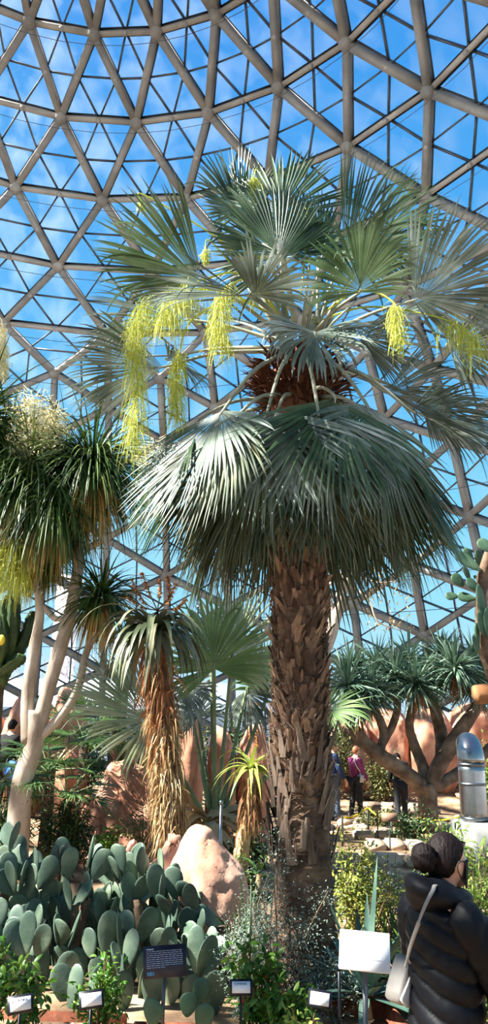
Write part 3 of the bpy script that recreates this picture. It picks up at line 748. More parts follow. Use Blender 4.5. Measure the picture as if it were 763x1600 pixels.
skirt(aloe, C, 420, 'straw_red', 0.6, 0.98, 0.13, (0.2, 0.45), 0.022, wav=0.45)
n = 84; d = dirs(n, -0.15, 0.8); mb = MB(); hc = B_(243, 985)
strips(mb, np.array(tuple(hc)) + d * 0.06, d, rng.uniform(0.8, 1.15, n), 0.11, droop=rng.uniform(1.7, 3.0, n), dprof=(lambda s: 0.4 + 1.8 * s), segs=9, fold=-0.35, wprof=lambda s: 1 - s ** 1.5)
mb.build('rosette', 'aloe_leaf', aloe)
inf = B_(246, 975)
for (u1, v1, u2, v2) in [(225, 940, 205, 905), (235, 930, 222, 895), (250, 930, 250, 905), (262, 940, 275, 912), (275, 950, 290, 935), (265, 930, 262, 900), (228, 950, 200, 932)]:
    mb = MB(); C2 = bez([inf, B_(246, 955), B_(u1, v1), B_(u2, v2)], 5); tube(mb, C2, 0.008, 5); s = mb.build('flower_stalk', 'twig', aloe)
    mb = MB(); e = C2[-6:]; nn_ = 110; k = rng.integers(0, 6, nn_); strips(mb, e[k], dirs(nn_, -0.6, 0.6), 0.06, 0.02, droop=1, segs=2); mb.build('bloom', 'orange_bloom', s)

# ================================================================== second fan palm, low, big open leaves
Y3 = 10.5
def D_(u, v, dy=0.0): return at(u, v, Y3 + dy)
fb = D_(338, 1240); fb.z = gz(fb.x, fb.y)
fp = thing('fan_palm', 'low fan palm with broad blue-green open leaves behind the tall tree aloe', 'palm', fb)
mb = MB(); tube(mb, [fb + Vector((0, 0, -0.1)), fb + Vector((0, 0, 0.35))], [0.24, 0.2], 12, jit=0.05); mb.build('trunk', 'palm_trunk', fp)
rt = fb + Vector((0, 0, 0.4))
for h, t, kw in [((335, 1045, -0.3), (322, 965, -0.35), dict(up=(0.15, -0.9, 0.2), spread=120, nseg=50, R=1.0, droop=0.05, tipdroop=0.25, mname='fan_blade_green')),
                 ((362, 1030, 0.1), (382, 945, 0.0), dict(up=(-0.1, -0.9, 0.3), spread=125, nseg=52, R=1.05, droop=0.1, tipdroop=0.3, mname='fan_blade_pale')),
                 ((238, 1128, -0.9), (150, 1085, -1.2), dict(up=(0.1, -0.75, 0.6), spread=88, nseg=48, R=1.12, join=0.55, droop=0.06, tipdroop=0.2, mname='fan_blade_pale')),
                 ((420, 1080, 0.6), (412, 1010, 0.6), dict(up=(-0.5, -0.8, 0.3), spread=90, nseg=40, R=0.75, mname='fan_blade_green')),
                 ((292, 1075, 0.6), (285, 1140, 0.3), dict(up=(-0.4, -0.8, 0.3), spread=110, nseg=44, R=0.75)),
                 ((330, 1020, 0.9), (345, 950, 1.0), dict(spread=100, nseg=40, R=0.85)),
                 ((385, 1080, 0.7), (410, 1120, 0.4), dict(spread=100, nseg=40, R=0.7)),
                 ((505, 1110, 1.2), (540, 1110, 1.0), dict(up=(0.2, -0.7, 0.6), spread=110, nseg=44, R=0.75, mname='fan_blade_green')),
                 ((310, 1120, 0.8), (290, 1090, 0.9), dict(spread=110, nseg=44, R=0.7))]:
    frond(fp, rt, D_(*h), D_(*t), pet='petiole_green', pw=0.03, sag=0.03, join=kw.pop('join', 0.5), **kw)
# big dry boots at its foot
mb = MB(); n = 34; d = dirs(n, 0.0, 0.8)
strips(mb, np.array(tuple(fb + Vector((-0.1, -0.3, 0.55)))) + d * 0.15, d, rng.uniform(0.4, 0.75, n), 0.16, droop=rng.uniform(0.5, 2.0, n), segs=6, fold=0.5)
mb.build('dead_leaves', 'straw', fp)

# ================================================================== small aloe on a bent stem
Y4 = 8.4
def E_(u, v, dy=0.0): return at(u, v, Y4 + dy)
eb = E_(372, 1352); eb.z = gz(eb.x, eb.y)
al2 = thing('aloe', 'yellow-green aloe rosette on a bent shaggy stem, left of the big palm trunk', 'aloe', eb)
C = bez([eb + Vector((0, 0, -0.08)), E_(380, 1315), E_(391, 1280), E_(392, 1240), E_(392, 1205)], 6)
mb = MB(); tube(mb, C, lerp_r([0.1, 0.075, 0.06, 0.06, 0.05], len(C)), 9, jit=0.06); mb.build('stem', 'straw', al2)
skirt(al2, C, 150, 'straw_red', 0.5, 0.95, 0.06, (0.15, 0.35), 0.02)
skirt(al2, C, 200, 'straw', 0.02, 0.6, 0.075, (0.06, 0.16), 0.02)
n = 46; d = dirs(n, -0.05, 0.95); mb = MB()
strips(mb, np.array(tuple(E_(392, 1200))) + d * 0.03, d, rng.uniform(0.35, 0.55, n), 0.05, droop=rng.uniform(1.2, 2.8, n), segs=8, fold=-0.4, wprof=lambda s: 1 - s ** 1.4)
mb.build('rosette', 'aloe_bright', al2)
# green aloes under it
for i, (u, v, Y, n, L_, lab) in enumerate([(356, 1310, 8.0, 40, 0.34, 'green clump of aloe behind the pink boulder, beside the thin metal stake'), (405, 1318, 8.2, 34, 0.3, 'dark green aloe clump at the foot of the bent yellow-green aloe'), (330, 1330, 8.3, 30, 0.28, 'small aloe tuft right behind the tip of the pink boulder')]):
    p = at(u, v, Y); p.z = max(gz(p.x, p.y), min(p.z, 0.6)); g0 = Vector((p.x, p.y, gz(p.x, p.y)))
    t = thing('aloe', lab, 'aloe', g0); d = dirs(n, 0.0, 0.95); mb = MB()
    tube(mb, [g0, g0.lerp(p, 0.5), p], [0.035, 0.03, 0.03], 7); mb.build('stem', 'straw', t)
    mb = MB(); c0 = np.concatenate([np.array(tuple(p))[None].repeat(n // 2, 0), np.array(tuple(g0.lerp(p, 0.5)))[None].repeat(n - n // 2, 0)])
    strips(mb, c0 + d * 0.03, d, rng.uniform(0.7, 1.1, n) * L_, 0.045, droop=rng.uniform(0.6, 2, n), segs=7, fold=-0.35, wprof=lambda s: 1 - s ** 1.6); mb.build('rosette', 'aloe_green', t)

# ================================================================== big prickly pear
def pad_mesh(mb, base, ax, nor, Lp, Wp, th=0.03, bend=0.0):
    """one flattened egg-shaped cactus pad"""
    a = np.array(tuple(Vector(ax).normalized())); n = np.array(tuple(nor)); n = n - a * np.dot(a, n); n /= np.linalg.norm(n); s = np.cross(a, n); b = np.array(tuple(base))
    nu, nv = 18, 7; V = []; F = []
    for side in (1, -1):
        for j in range(nv + 1):
            r = math.sin(j / nv * PI / 2)
            for i in range(nu):
                t = 2 * PI * i / nu
                y = -math.cos(t); x = math.sin(t)
                wd = 0.5 * Wp * (0.78 + 0.26 * y - 0.05 * y * y)
                z = side * th * 0.5 * math.sqrt(max(0, 1 - r ** 2.6)) + bend * (x * r) ** 2
                V.append(b + a * (0.5 * Lp * (1 + y * r)) + s * (x * wd * r) + n * z)
    for q in (0, 1):
        o = q * (nv + 1) * nu
        for j in range(nv):
            for i in range(nu):
                A_, B2 = o + j * nu + i, o + j * nu + (i + 1) % nu
                F.append((A_, A_ + nu, B2 + nu, B2) if q == 0 else (A_, B2, B2 + nu, A_ + nu))
    mb.add(np.array(V), F)

YP = 6.6
def contour(u): return np.interp(u, [-80, 0, 35, 60, 100, 150, 200, 250, 270, 300, 340, 360], [1300, 1290, 1262, 1285, 1285, 1292, 1312, 1318, 1330, 1385, 1400, 1470])
r2 = np.random.default_rng(21)
cen = at(150, 1520, YP + 0.2); cen.z = gz(cen.x, cen.y)
opun = thing('prickly_pear', 'sprawling blue-green prickly pear with big oval pads in the lower left bed', 'cactus', cen)
pads = []
def try_pad(base, ax, nor, Lp, Wp):
    tip = Vector(base) + Vector(ax) * Lp; u, v = px(tip)
    if v < contour(u) or u > 352 or u < -90: return False
    if tip.y < 5.75 or tip.y > 7.9 or tip.z < gz(tip.x, tip.y) + 0.05: return False
    m = Vector(base) + Vector(ax) * Lp * 0.6
    for q in pads:
        if (q[5] - m).length < 0.07: return False
    pads.append((Vector(base), Vector(ax), Vector(nor), Lp, Wp, m)); return True
def rnor():
    a = r2.normal(-PI / 2, 1.0); return Vector((math.cos(a), math.sin(a), r2.normal(0.1, 0.25)))
queue = []
for i in range(16):                                            # woody old stems that lift the upper pads
    x = cen.x - 1.7 + 2.75 * (i + r2.uniform(0, .8)) / 16; y = YP + r2.uniform(0.1, 0.7); g = gz(x, y); z = g + r2.uniform(0.32, 0.62) * (1 if x < cen.x + 0.6 else 0.6)
    C = bez([(x + r2.normal(0, .12), y + r2.normal(0, .1), g - 0.05), (x + r2.normal(0, .06), y, (g + z) / 2), (x, y, z + 0.03)], 5)
    mb = MB(); tube(mb, C, lerp_r([0.05, 0.045, 0.04], len(C)), 8, jit=0.05); mb.build('stem', 'brown_bark', opun)
    for j in range(3):
        if try_pad(Vector((x + r2.normal(0, .03), y + r2.normal(0, .05), z - 0.02)), Vector((r2.normal(0, .45), r2.normal(-.2, .3), 1)).normalized(), rnor(), r2.uniform(.26, .34), r2.uniform(.19, .23)): queue.append(pads[-1])
for i in range(150):
    x = cen.x + r2.uniform(-1.75, 1.3); y = YP + r2.uniform(-0.7, 0.8)
    b = Vector((x, y, gz(x, y) - 0.03)); ax = Vector((r2.normal(0, 0.3), r2.normal(-0.1, 0.25), 1)).normalized()
    if try_pad(b, ax, rnor(), r2.uniform(0.26, 0.34), r2.uniform(0.19, 0.24)): queue.append(pads[-1])
k = 0
while k < len(queue) and len(pads) < 330:
    b, ax, nor, Lp, Wp, m = queue[k]; k += 1
    for j in range(r2.integers(3, 6)):
        t = r2.normal(0, 0.5); s = ax.cross((nor - ax * nor.dot(ax)).normalized())
        pos = b + ax * Lp * (0.5 + 0.48 * math.cos(t * 1.1)) + s * (Wp * 0.48 * math.sin(t * 1.1))
        a2 = (ax * math.cos(t) + s * math.sin(t) + Vector((r2.normal(0, 0.2), r2.normal(-0.03, 0.2), 0.4))).normalized()
        if try_pad(pos, a2, rnor(), r2.uniform(0.22, 0.33), r2.uniform(0.16, 0.225)): queue.append(pads[-1])
pads.sort(key=lambda q: q[5].y - 0.4 * q[5].z)
st = MB()
for i, (b, ax, nor, Lp, Wp, m) in enumerate(pads):
    mb = MB() if i < 98 else st
    pad_mesh(mb, b, ax, nor, Lp, Wp, r2.uniform(0.024, 0.036), r2.normal(0, 0.012))
    if i < 98: mb.build('cactus_pad', 'pad', opun)
if st.n: st.build('cactus_pad', 'pad', opun)['kind'] = 'stuff'
print('pads', len(pads))


# a small low prickly pear in the square bed in front
sp_ = at(285, 1585, 5.35); sp_.z = gz(sp_.x, sp_.y)
op2 = thing('prickly_pear', 'small low prickly pear of a few pads in the steel-edged bed by the dark sign', 'cactus', sp_)
for (u, v, Y, ax, nor, Lp, Wp) in [(236, 1604, 5.2, (0.1, 0, 1), (-0.5, -0.8, 0.3), 0.15, 0.2), (292, 1590, 5.4, (0.1, 0.1, 1), (0.1, -1, 0.4), 0.14, 0.15), (312, 1612, 5.2, (0.3, 0, 1), (0.2, -1, 0.5), 0.16, 0.15), (308, 1570, 5.5, (0.25, 0.1, 1), (0.3, -0.9, 0.1), 0.16, 0.14)]:
    mb = MB(); p = at(u, v, Y); p.z = max(p.z, gz(p.x, p.y) - 0.03); pad_mesh(mb, p, ax, nor, Lp, Wp); mb.build('cactus_pad', 'pad_green', op2)
mb = MB(); n = 240; pp = np.stack([rng.uniform(sp_.x - 0.1, sp_.x + 0.35, n), rng.uniform(5.15, 5.6, n), 0 * np.arange(n) + sp_.z], 1)
strips(mb, pp, dirs(n, 0.4, 1), 0.05, 0.018, droop=0.3, segs=2); succ = single('succulent', mb, 'sage_leaf', 'low carpet of pale stubby succulent shoots round the small prickly pear', 'succulent', (sp_.x, sp_.y, sp_.z)); succ['kind'] = 'stuff'
# ================================================================== dragon tree on the right
YD = 15.0
def T_(u, v, dy=0.0): return at(u, v, YD + dy)
db = T_(670, 1283); db.z = gz(db.x, db.y)
dt = thing('dragon_tree', 'dragon tree with spreading bare forks under spiky blue-green heads at the right', 'tree', db)
mb = MB()
def br(pts, rs): C = bez([T_(*p) for p in pts], 7); tube(mb, C, lerp_r(rs, len(C)), 12, jit=0.03); return C
C = bez([db + Vector((0, 0, -0.15)), T_(669, 1255), T_(666, 1225)], 6); tube(mb, C, lerp_r([0.22, 0.185, 0.19], len(C)), 14, jit=0.03)
br([(664, 1235), (640, 1212, -0.1), (600, 1185, -0.2), (565, 1155, -0.3), (545, 1120, -0.3), (540, 1085, -0.3)], [0.17, 0.15, 0.15, 0.13, 0.1, 0.08])
br([(590, 1180, -0.2), (600, 1150), (592, 1120), (575, 1095)], [0.09, 0.09, 0.08, 0.07])
br([(600, 1160), (615, 1130, .2), (622, 1100, .2), (615, 1075, .2)], [0.07, 0.08, 0.07, 0.06])
br([(668, 1230), (660, 1195, .2), (648, 1165, .3), (640, 1130, .3), (650, 1090, .3)], [0.13, 0.11, 0.1, 0.09, 0.08])
br([(672, 1228), (690, 1190), (712, 1155), (735, 1120), (760, 1085)], [0.15, 0.16, 0.16, 0.13, 0.1])
br([(690, 1190), (690, 1150, .4), (682, 1115, .4), (672, 1080, .4)], [0.12, 0.13, 0.12, 0.09])
br([(676, 1232), (720, 1205, .3), (770, 1165, .5), (800, 1120, .5)], [0.12, 0.11, 0.1, 0.08])
mb.build('trunk', 'dragon_bark', dt)
for (u, v, dy, n, L_) in [(543, 1075, -0.4, 150, 0.75), (578, 1082, -0.2, 130, 0.72), (618, 1060, 0.1, 150, 0.78), (650, 1072, -0.2, 150, 0.8), (676, 1060, 0.4, 140, 0.75), (712, 1048, -0.3, 160, 0.8), (748, 1068, 0.2, 140, 0.75), (590, 1045, 0.8, 130, 0.75), (640, 1035, 0.9, 130, 0.75), (690, 1030, 1.0, 130, 0.75), (740, 1030, 1.0, 120, 0.75), (790, 1075, 0.3, 120, 0.75), (548, 1045, 0.9, 120, 0.7), (560, 1105, -0.5, 90, 0.6)]:
    c = T_(u, v, dy)
    head(dt, c, int(n * 1.25), (L_ * 0.75, L_ * 1.3), 0.055, 0.8, name='leaf_head', m='dragon_leaf', z0=-0.5, z1=1.0, segs=5, fold=0.3, wprof=lambda s: 1 - s ** 2.2)
    head(dt, c - Vector((0, 0, 0.1)), 40, (L_ * 0.4, L_ * 0.85), 0.025, 3.2, name='dead_leaves', m='straw_red', z0=-0.9, z1=0.0, segs=5)

# ================================================================== tree prickly pear at the right edge
YR = 9.2
def Q_(u, v, dy=0.0): return at(u, v, YR + dy)
rb = Q_(800, 1400); rb.z = gz(rb.x, rb.y)
tp = thing('tree_prickly_pear', 'tall tree prickly pear with a brown trunk and dark round pads at the right edge', 'cactus', rb)
mb = MB(); C = bez([rb + Vector((0, 0, -0.1)), Q_(795, 1200), Q_(775, 1060), Q_(756, 1010), Q_(752, 950), Q_(755, 900), Q_(770, 850)], 8)
tube(mb, C, lerp_r([0.13, 0.12, 0.11, 0.085, 0.07, 0.07, 0.06], len(C)), 12, jit=0.04); mb.build('trunk', 'brown_bark', tp)
mb = MB(); C = bez([Q_(795, 1090), Q_(765, 1084), Q_(742, 1086)], 5); tube(mb, C, lerp_r([0.1, 0.12, 0.115], len(C)), 12, jit=0.03); mb.build('cut_branch', 'straw_red', tp)
for (u0, v0, u1, v1, w_, dy) in [(715, 868, 699, 842, 0.14, 0), (752, 892, 713, 864, 0.24, -0.1), (740, 880, 727, 857, 0.18, .1), (752, 888, 747, 860, 0.17, 0.15), (772, 862, 748, 845, 0.25, -.15), (725, 916, 708, 898, 0.22, 0), (735, 908, 726, 886, 0.12, .05), (748, 925, 731, 905, 0.2, -.05), (742, 905, 743, 899, 0.05, -.05), (744, 936, 716, 931, 0.17, 0), (717, 932, 697, 931, 0.14, 0), (757, 975, 748, 915, 0.15, -.1), (756, 995, 753, 955, 0.2, -.15), (746, 1020, 743, 990, 0.13, -.1), (748, 1020, 745, 975, .1, -.1), (765, 1000, 764, 950, .2, -.15)]:
    p, q = Q_(u0, v0, dy), Q_(u1, v1, dy); mb = MB(); ax = q - p
    pad_mesh(mb, p, ax, Vector((0.35, -0.9, 0.2)), ax.length * 1.05, w_, 0.035); mb.build('cactus_pad', 'pad_green', tp)

# ================================================================== steel vent pipe on its concrete base
YV = 11.0
vb = at(742, 1283, YV); vtop = at(734, 1176, YV); rv = 0.185
gv = gz(vb.x, vb.y)
vent = thing('vent_pipe', 'shiny steel ventilation pipe with a hooded elbow on a grey concrete block', 'pipe', (vb.x, vb.y, gv))
mat('steel', [(150, 154, 158), (196, 200, 204)], rough=0.28, scale=2.5, metal=1.0, bump=0.05)
mat('seam_steel', [(110, 114, 118), (150, 154, 158)], rough=0.35, scale=4, metal=1.0)
mat('block', [(128, 128, 126), (164, 164, 160)], rough=0.9, scale=4, bump=0.2)
z1, z2 = vb.z, vtop.z - 0.14
mb = MB(); tube(mb, [(vb.x, vb.y, z) for z in np.linspace(z1, z2, 8)], rv, 28); mb.build('pipe', 'steel', vent)
mb = MB()
C = [(vb.x, vb.y, z2)]
for a in np.linspace(0, PI / 2 * 1.15, 9): C.append((vb.x + 0.05 * (1 - math.cos(a)), vb.y - 0.0 + 0.26 * (1 - math.cos(a)), z2 + 0.05 + 0.20 * math.sin(a)))
tube(mb, C, [rv * 1.02] * 2 + list(np.linspace(rv * 1.02, rv * 0.9, 8)), 28); mb.build('elbow', 'steel', vent)
for z in (z2 - 0.02, z2 - 0.28, z1 + 0.04):
    mb = MB(); tube(mb, [(vb.x, vb.y, z - 0.018), (vb.x, vb.y, z + 0.018)], rv * 1.06, 28); mb.build('seam_band', 'seam_steel', vent, smooth=False)
mb = MB(); box(mb, (vb.x + 0.06, vb.y + 0.05, (gv + z1) / 2 - 0.05), (0.62, 0.6, z1 - gv + 0.1), bev=0.015); mb.build('concrete_base', 'block', vent, smooth=False)

# ================================================================== rocks
def rk(u0, u1, vtop, Y, depth, seed, label, m='rock', foot=None, name='boulder', **kw):
    p0, p1 = at(u0, vtop, Y), at(u1, vtop, Y); x = (p0.x + p1.x) / 2; g = gz(x, Y) - 0.08
    return rock(name, label, (x, Y, g), ((p1.x - p0.x) / 2 * 0.92, depth, (p0.z - g) / 1.72), seed, m, sink=0.28, **kw)
p = at(320, 1440, 7.6); g = gz(p.x, 7.6); zt = at(312, 1290, 7.6).z - g; mpp = 7.6 / 1140
rock2('boulder', 'tall pale pink boulder with a rounded top beside the big prickly pear', (p.x, 7.6, g), [((-0.07, 0, zt * 0.40), (0.25, 0.3, zt * 0.64)), ((-0.03, 0.02, zt * 0.22), (0.38, 0.42, zt * 0.72)), ((0.2, -0.02, zt * 0.3), (0.24, 0.3, zt * 0.44)), ((0.12, 0, zt * 0.1), (0.38, 0.36, zt * 0.5))], 3, amp=0.035, crack=0.02)
p = at(262, 1440, 8.15); g = gz(p.x, 8.15); zt = at(258, 1304, 8.15).z - g
rock2('boulder', 'lower pink boulder against the left of the tall pale boulder', (p.x, 8.15, g), [((0.02, 0, zt * 0.4), (0.24, 0.26, zt * 0.6)), ((-0.14, 0, zt * 0.2), (0.2, 0.26, zt * 0.5))], 5)
rk(190, 228, 1316, 8.3, 0.3, 9, 'small rounded pink rock behind the prickly pear', ridg=0.1)
def columns(u0, u1, vtop, Y, n, seed, label, back=0.55):
    p0, p1 = at(u0, 1290, Y), at(u1, 1290, Y); x0, x1 = p0.x, p1.x; xm = (x0 + x1) / 2; g = gz(xm, Y) - 0.05; H = at((u0 + u1) / 2, vtop, Y + back * 0.6).z - g; rr = np.random.default_rng(seed)
    w = (x1 - x0) / n; L_ = []
    for i in range(n):
        xc = x0 + w * (i + .5) - xm; h = H * rr.uniform(.8, 1.0)
        for j in range(4): L_.append(((xc + rr.normal(0, .02), back * j / 4 + rr.normal(0, .03), h * (0.12 + 0.2 * j)), (w * .62, .34, h * .30)))
    rock2('boulder', label, (xm, Y, g), L_, seed, 'rock_red', vox=0.04, amp=0.035, crack=0.05)
columns(150, 246, 1168, 11.4, 4, 61, 'broad fluted pink rock face left of the straw-skirted aloe')
columns(126, 158, 1232, 11.2, 2, 62, 'low rough pink rock at the left foot of the broad fluted rock face', 0.3)
rk(92, 130, 1172, 12.9, 0.4, 13, 'pink rock column behind the dwarf palms at the left', 'rock_red', ridg=0.08, squareness=0.25)
rk(278, 322, 1120, 12.4, 0.5, 14, 'tall pink rock slab between the straw-skirted aloe and the low fan palm', 'rock_red', ridg=0.08, squareness=0.3)
rk(322, 372, 1140, 13.0, 0.5, 15, 'pink rock slab behind the petioles of the low fan palm', 'rock_red', ridg=0.08, squareness=0.3)
rk(370, 425, 1130, 13.5, 0.5, 45, 'shaded pink rock slab just left of the big palm trunk', 'rock_red', ridg=0.08, squareness=0.3)
rk(86, 140, 1072, 15.5, 0.8, 16, 'tall reddish rock fin behind the pale forked stems', 'rock_red', ridg=0.1, squareness=0.2)
rk(12, 62, 1086, 15.2, 0.8, 17, 'rounded reddish rock hump at the far left edge', 'rock_red', ridg=0.1)
rk(-40, 14, 1092, 15.4, 0.8, 18, 'reddish rock cut by the left edge of the view', 'rock_red', ridg=0.1)
rk(52, 95, 1098, 16.2, 0.8, 19, 'shaded brown rock between the two reddish rock humps at left', 'rock_red', ridg=0.1)
rk(510, 575, 1118, 22.5, 1.0, 20, 'pink rock wall behind the visitor in the navy jacket', 'rock_red', ridg=0.08, flute=0.08, squareness=0.3)
rk(566, 640, 1108, 23.0, 1.0, 21, 'pink rock wall behind the left fork of the dragon tree', 'rock_red', ridg=0.08, flute=0.08, squareness=0.3)
rk(630, 706, 1112, 22.6, 1.0, 22, 'pink rock wall behind the trunk of the dragon tree', 'rock_red', ridg=0.08, flute=0.08, squareness=0.3)
rk(696, 775, 1102, 23.0, 1.0, 23, 'pink rock wall behind the steel vent pipe', 'rock_red', ridg=0.08, flute=0.08, squareness=0.3)
rk(770, 850, 1102, 22.0, 1.0, 24, 'pink rock wall cut by the right edge of the view', 'rock_red', ridg=0.08, flute=0.08, squareness=0.3)
KEEP = [(vb.x, vb.y, .5), (db.x, db.y, .5)] + [(at(u, 1270, Y).x, Y, .35) for u, Y in ((521, 18.2), (557, 18.6), (628, 18.0))]
KEEP += [(at(u, v, Y).x + k * .4, Y, .45) for u, v, Y in zip([618, 600, 655, 600, 590, 640, 610, 600], [1316, 1296, 1278, 1262, 1250, 1240, 1232, 1345], [12.6, 13.8, 15.8, 17.2, 18.8, 20, 20.6, 11.2]) for k in (-1, 0, 1)]
STONE = None
for i in range(260):                                            # loose stones of the dry slope
    u = rng.uniform(500, 790); v = rng.uniform(1215, 1420); Y = 2.0 * 1140 / (v - 1135) * 1.0
    Y = min(max(Y, 8.0), 21.5); p = at(u, v, Y); x = p.x
    if abs(x - db.x) < 0.4 and abs(Y - db.y) < 0.5: continue
    r = rng.uniform(0.05, 0.13) * (0.5 + Y / 22)
    if any((x - a_) ** 2 + (Y - b_) ** 2 < (1.7 * r + c_) ** 2 for a_, b_, c_ in KEEP): continue
    KEEP.append((x, Y, 1.7 * r))
    o = rock('stone', 'loose tan stone on the dry slope behind the woman', (x, Y, gz(x, Y) - 0.03), (r * rng.uniform(0.9, 1.6), r, r * 0.6), 30 + i, 'rock_grey', 'loose stones on the dry slope', 'stone', sink=0.3, ridg=0.2) if STONE is None else None
    if STONE is None: STONE = o; STR = r
    else:
        o = STONE.copy(); COL.objects.link(o); o.location = (x, Y, gz(x, Y) - 0.03); o.rotation_euler = (0, 0, rng.uniform(0, 6)); s = r / STR; o.scale = (s * rng.uniform(.7, 1.3), s, s * rng.uniform(.7, 1.2))
for i in range(8):                                              # rough stone steps
    v = [1316, 1296, 1278, 1262, 1250, 1240, 1232, 1345][i]; u = [618, 600, 655, 600, 590, 640, 610, 600][i]; Y = [12.6, 13.8, 15.8, 17.2, 18.8, 20, 20.6, 11.2][i]
    p = at(u, v, Y); g = gz(p.x, Y)
    mb = MB(); wd = 0.9 + 0.1 * i
    for j in range(3): box(mb, (p.x + (j - 1) * wd * 0.36, Y + 0.1 * (j % 2), g + 0.05), (wd * 0.33, 0.42, 0.16), bev=0.03)
    single('stone_step', mb, 'rock_grey', 'flat tan stone step on the slope, ' + ['just above the small brown sign', 'beside the yellow rope, left of the stooping visitor', 'right at the foot of the dragon tree', 'below the visitor in purple', 'near the feet of the visitor in purple', 'behind the stooping visitor', 'highest on the slope, by the rock wall', 'lowest on the slope, right of the big palm'][i], 'step', (p.x, Y, g))
# ================================================================== exterior seen through the lowest panes
mat('white_roof', [(222, 226, 232), (240, 243, 247)], rough=0.8, scale=0.5)
mat('grey_cladding', [(92, 98, 106), (122, 128, 136)], rough=0.7, scale=0.4)
mat('pale_tower', [(206, 190, 182), (228, 216, 208)], rough=0.8, scale=0.3)
mat('window_dark', [(40, 46, 54), (58, 66, 76)], rough=0.2, scale=1)
bx = at(60, 1075, 42)
bl = thing('building', 'low white-roofed building outside the glass at the left', 'building', (bx.x, 46, -0.3))
z0, z1 = at(60, 1098, 42).z, at(60, 1060, 50).z
mb = MB(); box(mb, (bx.x, 46, (z0 - 0.3) / 2), (26, 9, z0 + 0.3)); bl_w = mb.build('wall', 'grey_cladding', bl, smooth=False)
mb = MB(); mb.add(np.array([(bx.x - 13.5, 41, z0), (bx.x + 13.5, 41, z0), (bx.x + 11, 50.5, z1), (bx.x - 13.5, 50.5, z1), (bx.x - 13.5, 41, z0 - .25), (bx.x + 13.5, 41, z0 - .25), (bx.x + 11, 50.5, z0 - .25), (bx.x - 13.5, 50.5, z0 - .25)]), [(0, 1, 2, 3), (0, 4, 5, 1), (1, 5, 6, 2), (2, 6, 7, 3), (3, 7, 4, 0), (7, 6, 5, 4)]); mb.build('roof', 'white_roof', bl, smooth=False)
for i in range(7):
    mb = MB(); box(mb, (bx.x - 11 + i * 3.4, 41.45, z0 * 0.5), (1.8, 0.12, 1.1)); mb.build('window', 'window_dark', bl, smooth=False)
tx = at(95, 1060, 70)
tw = thing('chimney', 'pale pinkish tower standing outside behind the forked stems', 'tower', (tx.x, 70, -0.3))
mb = MB(); box(mb, (tx.x, 70, 7.5), (1.9, 1.9, 15.6), bev=0.1); mb.build('shaft', 'pale_tower', tw, smooth=False)
mb = MB(); box(mb, (tx.x, 70, 15.4), (2.3, 2.3, 0.5), bev=0.08); mb.build('cap', 'pale_tower', tw, smooth=False)
mat('bare_bark', [(112, 106, 110), (150, 144, 146)], rough=0.9, scale=3)
def bare_tree(base, H, lab, seed):
    r = np.random.default_rng(seed); t = thing('bare_tree', lab, 'tree', base, None); tkm = MB(); tw_ = MB()
    def grow(p, d, L_, rad, lev):
        q = p + d * L_ * 0.5 + Vector((r.normal(0, .05), r.normal(0, .05), .02)) * L_; e = p + d * L_ + Vector((r.normal(0, .1), r.normal(0, .1), 0)) * L_
        tube(tkm if lev < 1 else tw_, [p, q, e], [rad, rad * 0.85, rad * 0.65], 5 if lev < 2 else 4, cap=False)
        if lev < 5:
            for _ in range(3 if lev < 4 else 2):
                a = r.uniform(0, 2 * PI); s = 0.75
                grow(e, (d + Vector((math.cos(a) * s, math.sin(a) * s, 0.15))).normalized(), L_ * r.uniform(.6, .8), rad * .6, lev + 1)
    grow(Vector(base), Vector((0, 0, 1)), H * 0.28, H * 0.018, 0)
    tkm.build('trunk', 'bare_bark', t); tw_.build('branches', 'bare_bark', t)
for (u, Y, H, lab, s) in [(70, 62, 11, 'leafless tree outside the glass, left of the pale tower', 4), (118, 66, 11, 'leafless tree outside the glass, just right of the pale tower', 5), (20, 64, 9, 'leafless tree outside the glass at the far left', 6)]:
    p = at(u, 1080, Y); bare_tree((p.x, Y, -0.35), H, lab, s)

# ================================================================== beds, gravel, rusty steel edging
mat('corten', [(74, 38, 24), (118, 62, 38), (150, 86, 56)], rough=0.8, scale=9, bump=0.2)
mat('gravel', [(70, 44, 36), (136, 96, 78), (196, 164, 140), (232, 214, 194)], rough=0.85, scale=30, island=0.85)
mat('path', [(96, 88, 80), (128, 120, 110)], rough=0.9, scale=5, bump=0.2)
def edging(pts, lab, h=0.16, zoff=0.0):
    mb = MB(); V = []; F = []
    for i, (x, y) in enumerate(pts):
        g = gz(x, y)
        q = pts[min(i + 1, len(pts) - 1)]; p0 = pts[max(i - 1, 0)]
        t = Vector((q[0] - p0[0], q[1] - p0[1])).normalized() * 0.006
        for s in (-1, 1):
            for z in (g - 0.1, g + h): V.append((x - t.y * s, y + t.x * s, z + zoff))
    for i in range(len(pts) - 1):
        a = i * 4; b = a + 4
        F += [(a, b, b + 1, a + 1), (a + 2, a + 3, b + 3, b + 2), (a + 1, b + 1, b + 3, a + 3)]
    F += [(0, 1, 3, 2), (len(pts) * 4 - 4, len(pts) * 4 - 2, len(pts) * 4 - 1, len(pts) * 4 - 3)]
    mb.add(np.array(V), F); return single('garden_edging', mb, 'corten', lab, 'edging', (pts[0][0], pts[0][1], gz(*pts[0])), smooth=False)
def gp(u, v, z=0.12):
    d = at(u, v, 1.0) - Vector((0, 0, CAMZ)); k = (z - CAMZ) / d.z; return (d.x * k, d.y * k)
Y0 = gp(560, 1578, 0.15)[1]
edging([gp(470, 1577, .15), gp(600, 1580, .15), gp(640, 1640, .1)], 'rusty steel bed edge turning a corner below the white sign', 0.14)
xs1, xs2 = gp(219, 1575, .15)[0], gp(333, 1575, .15)[0]
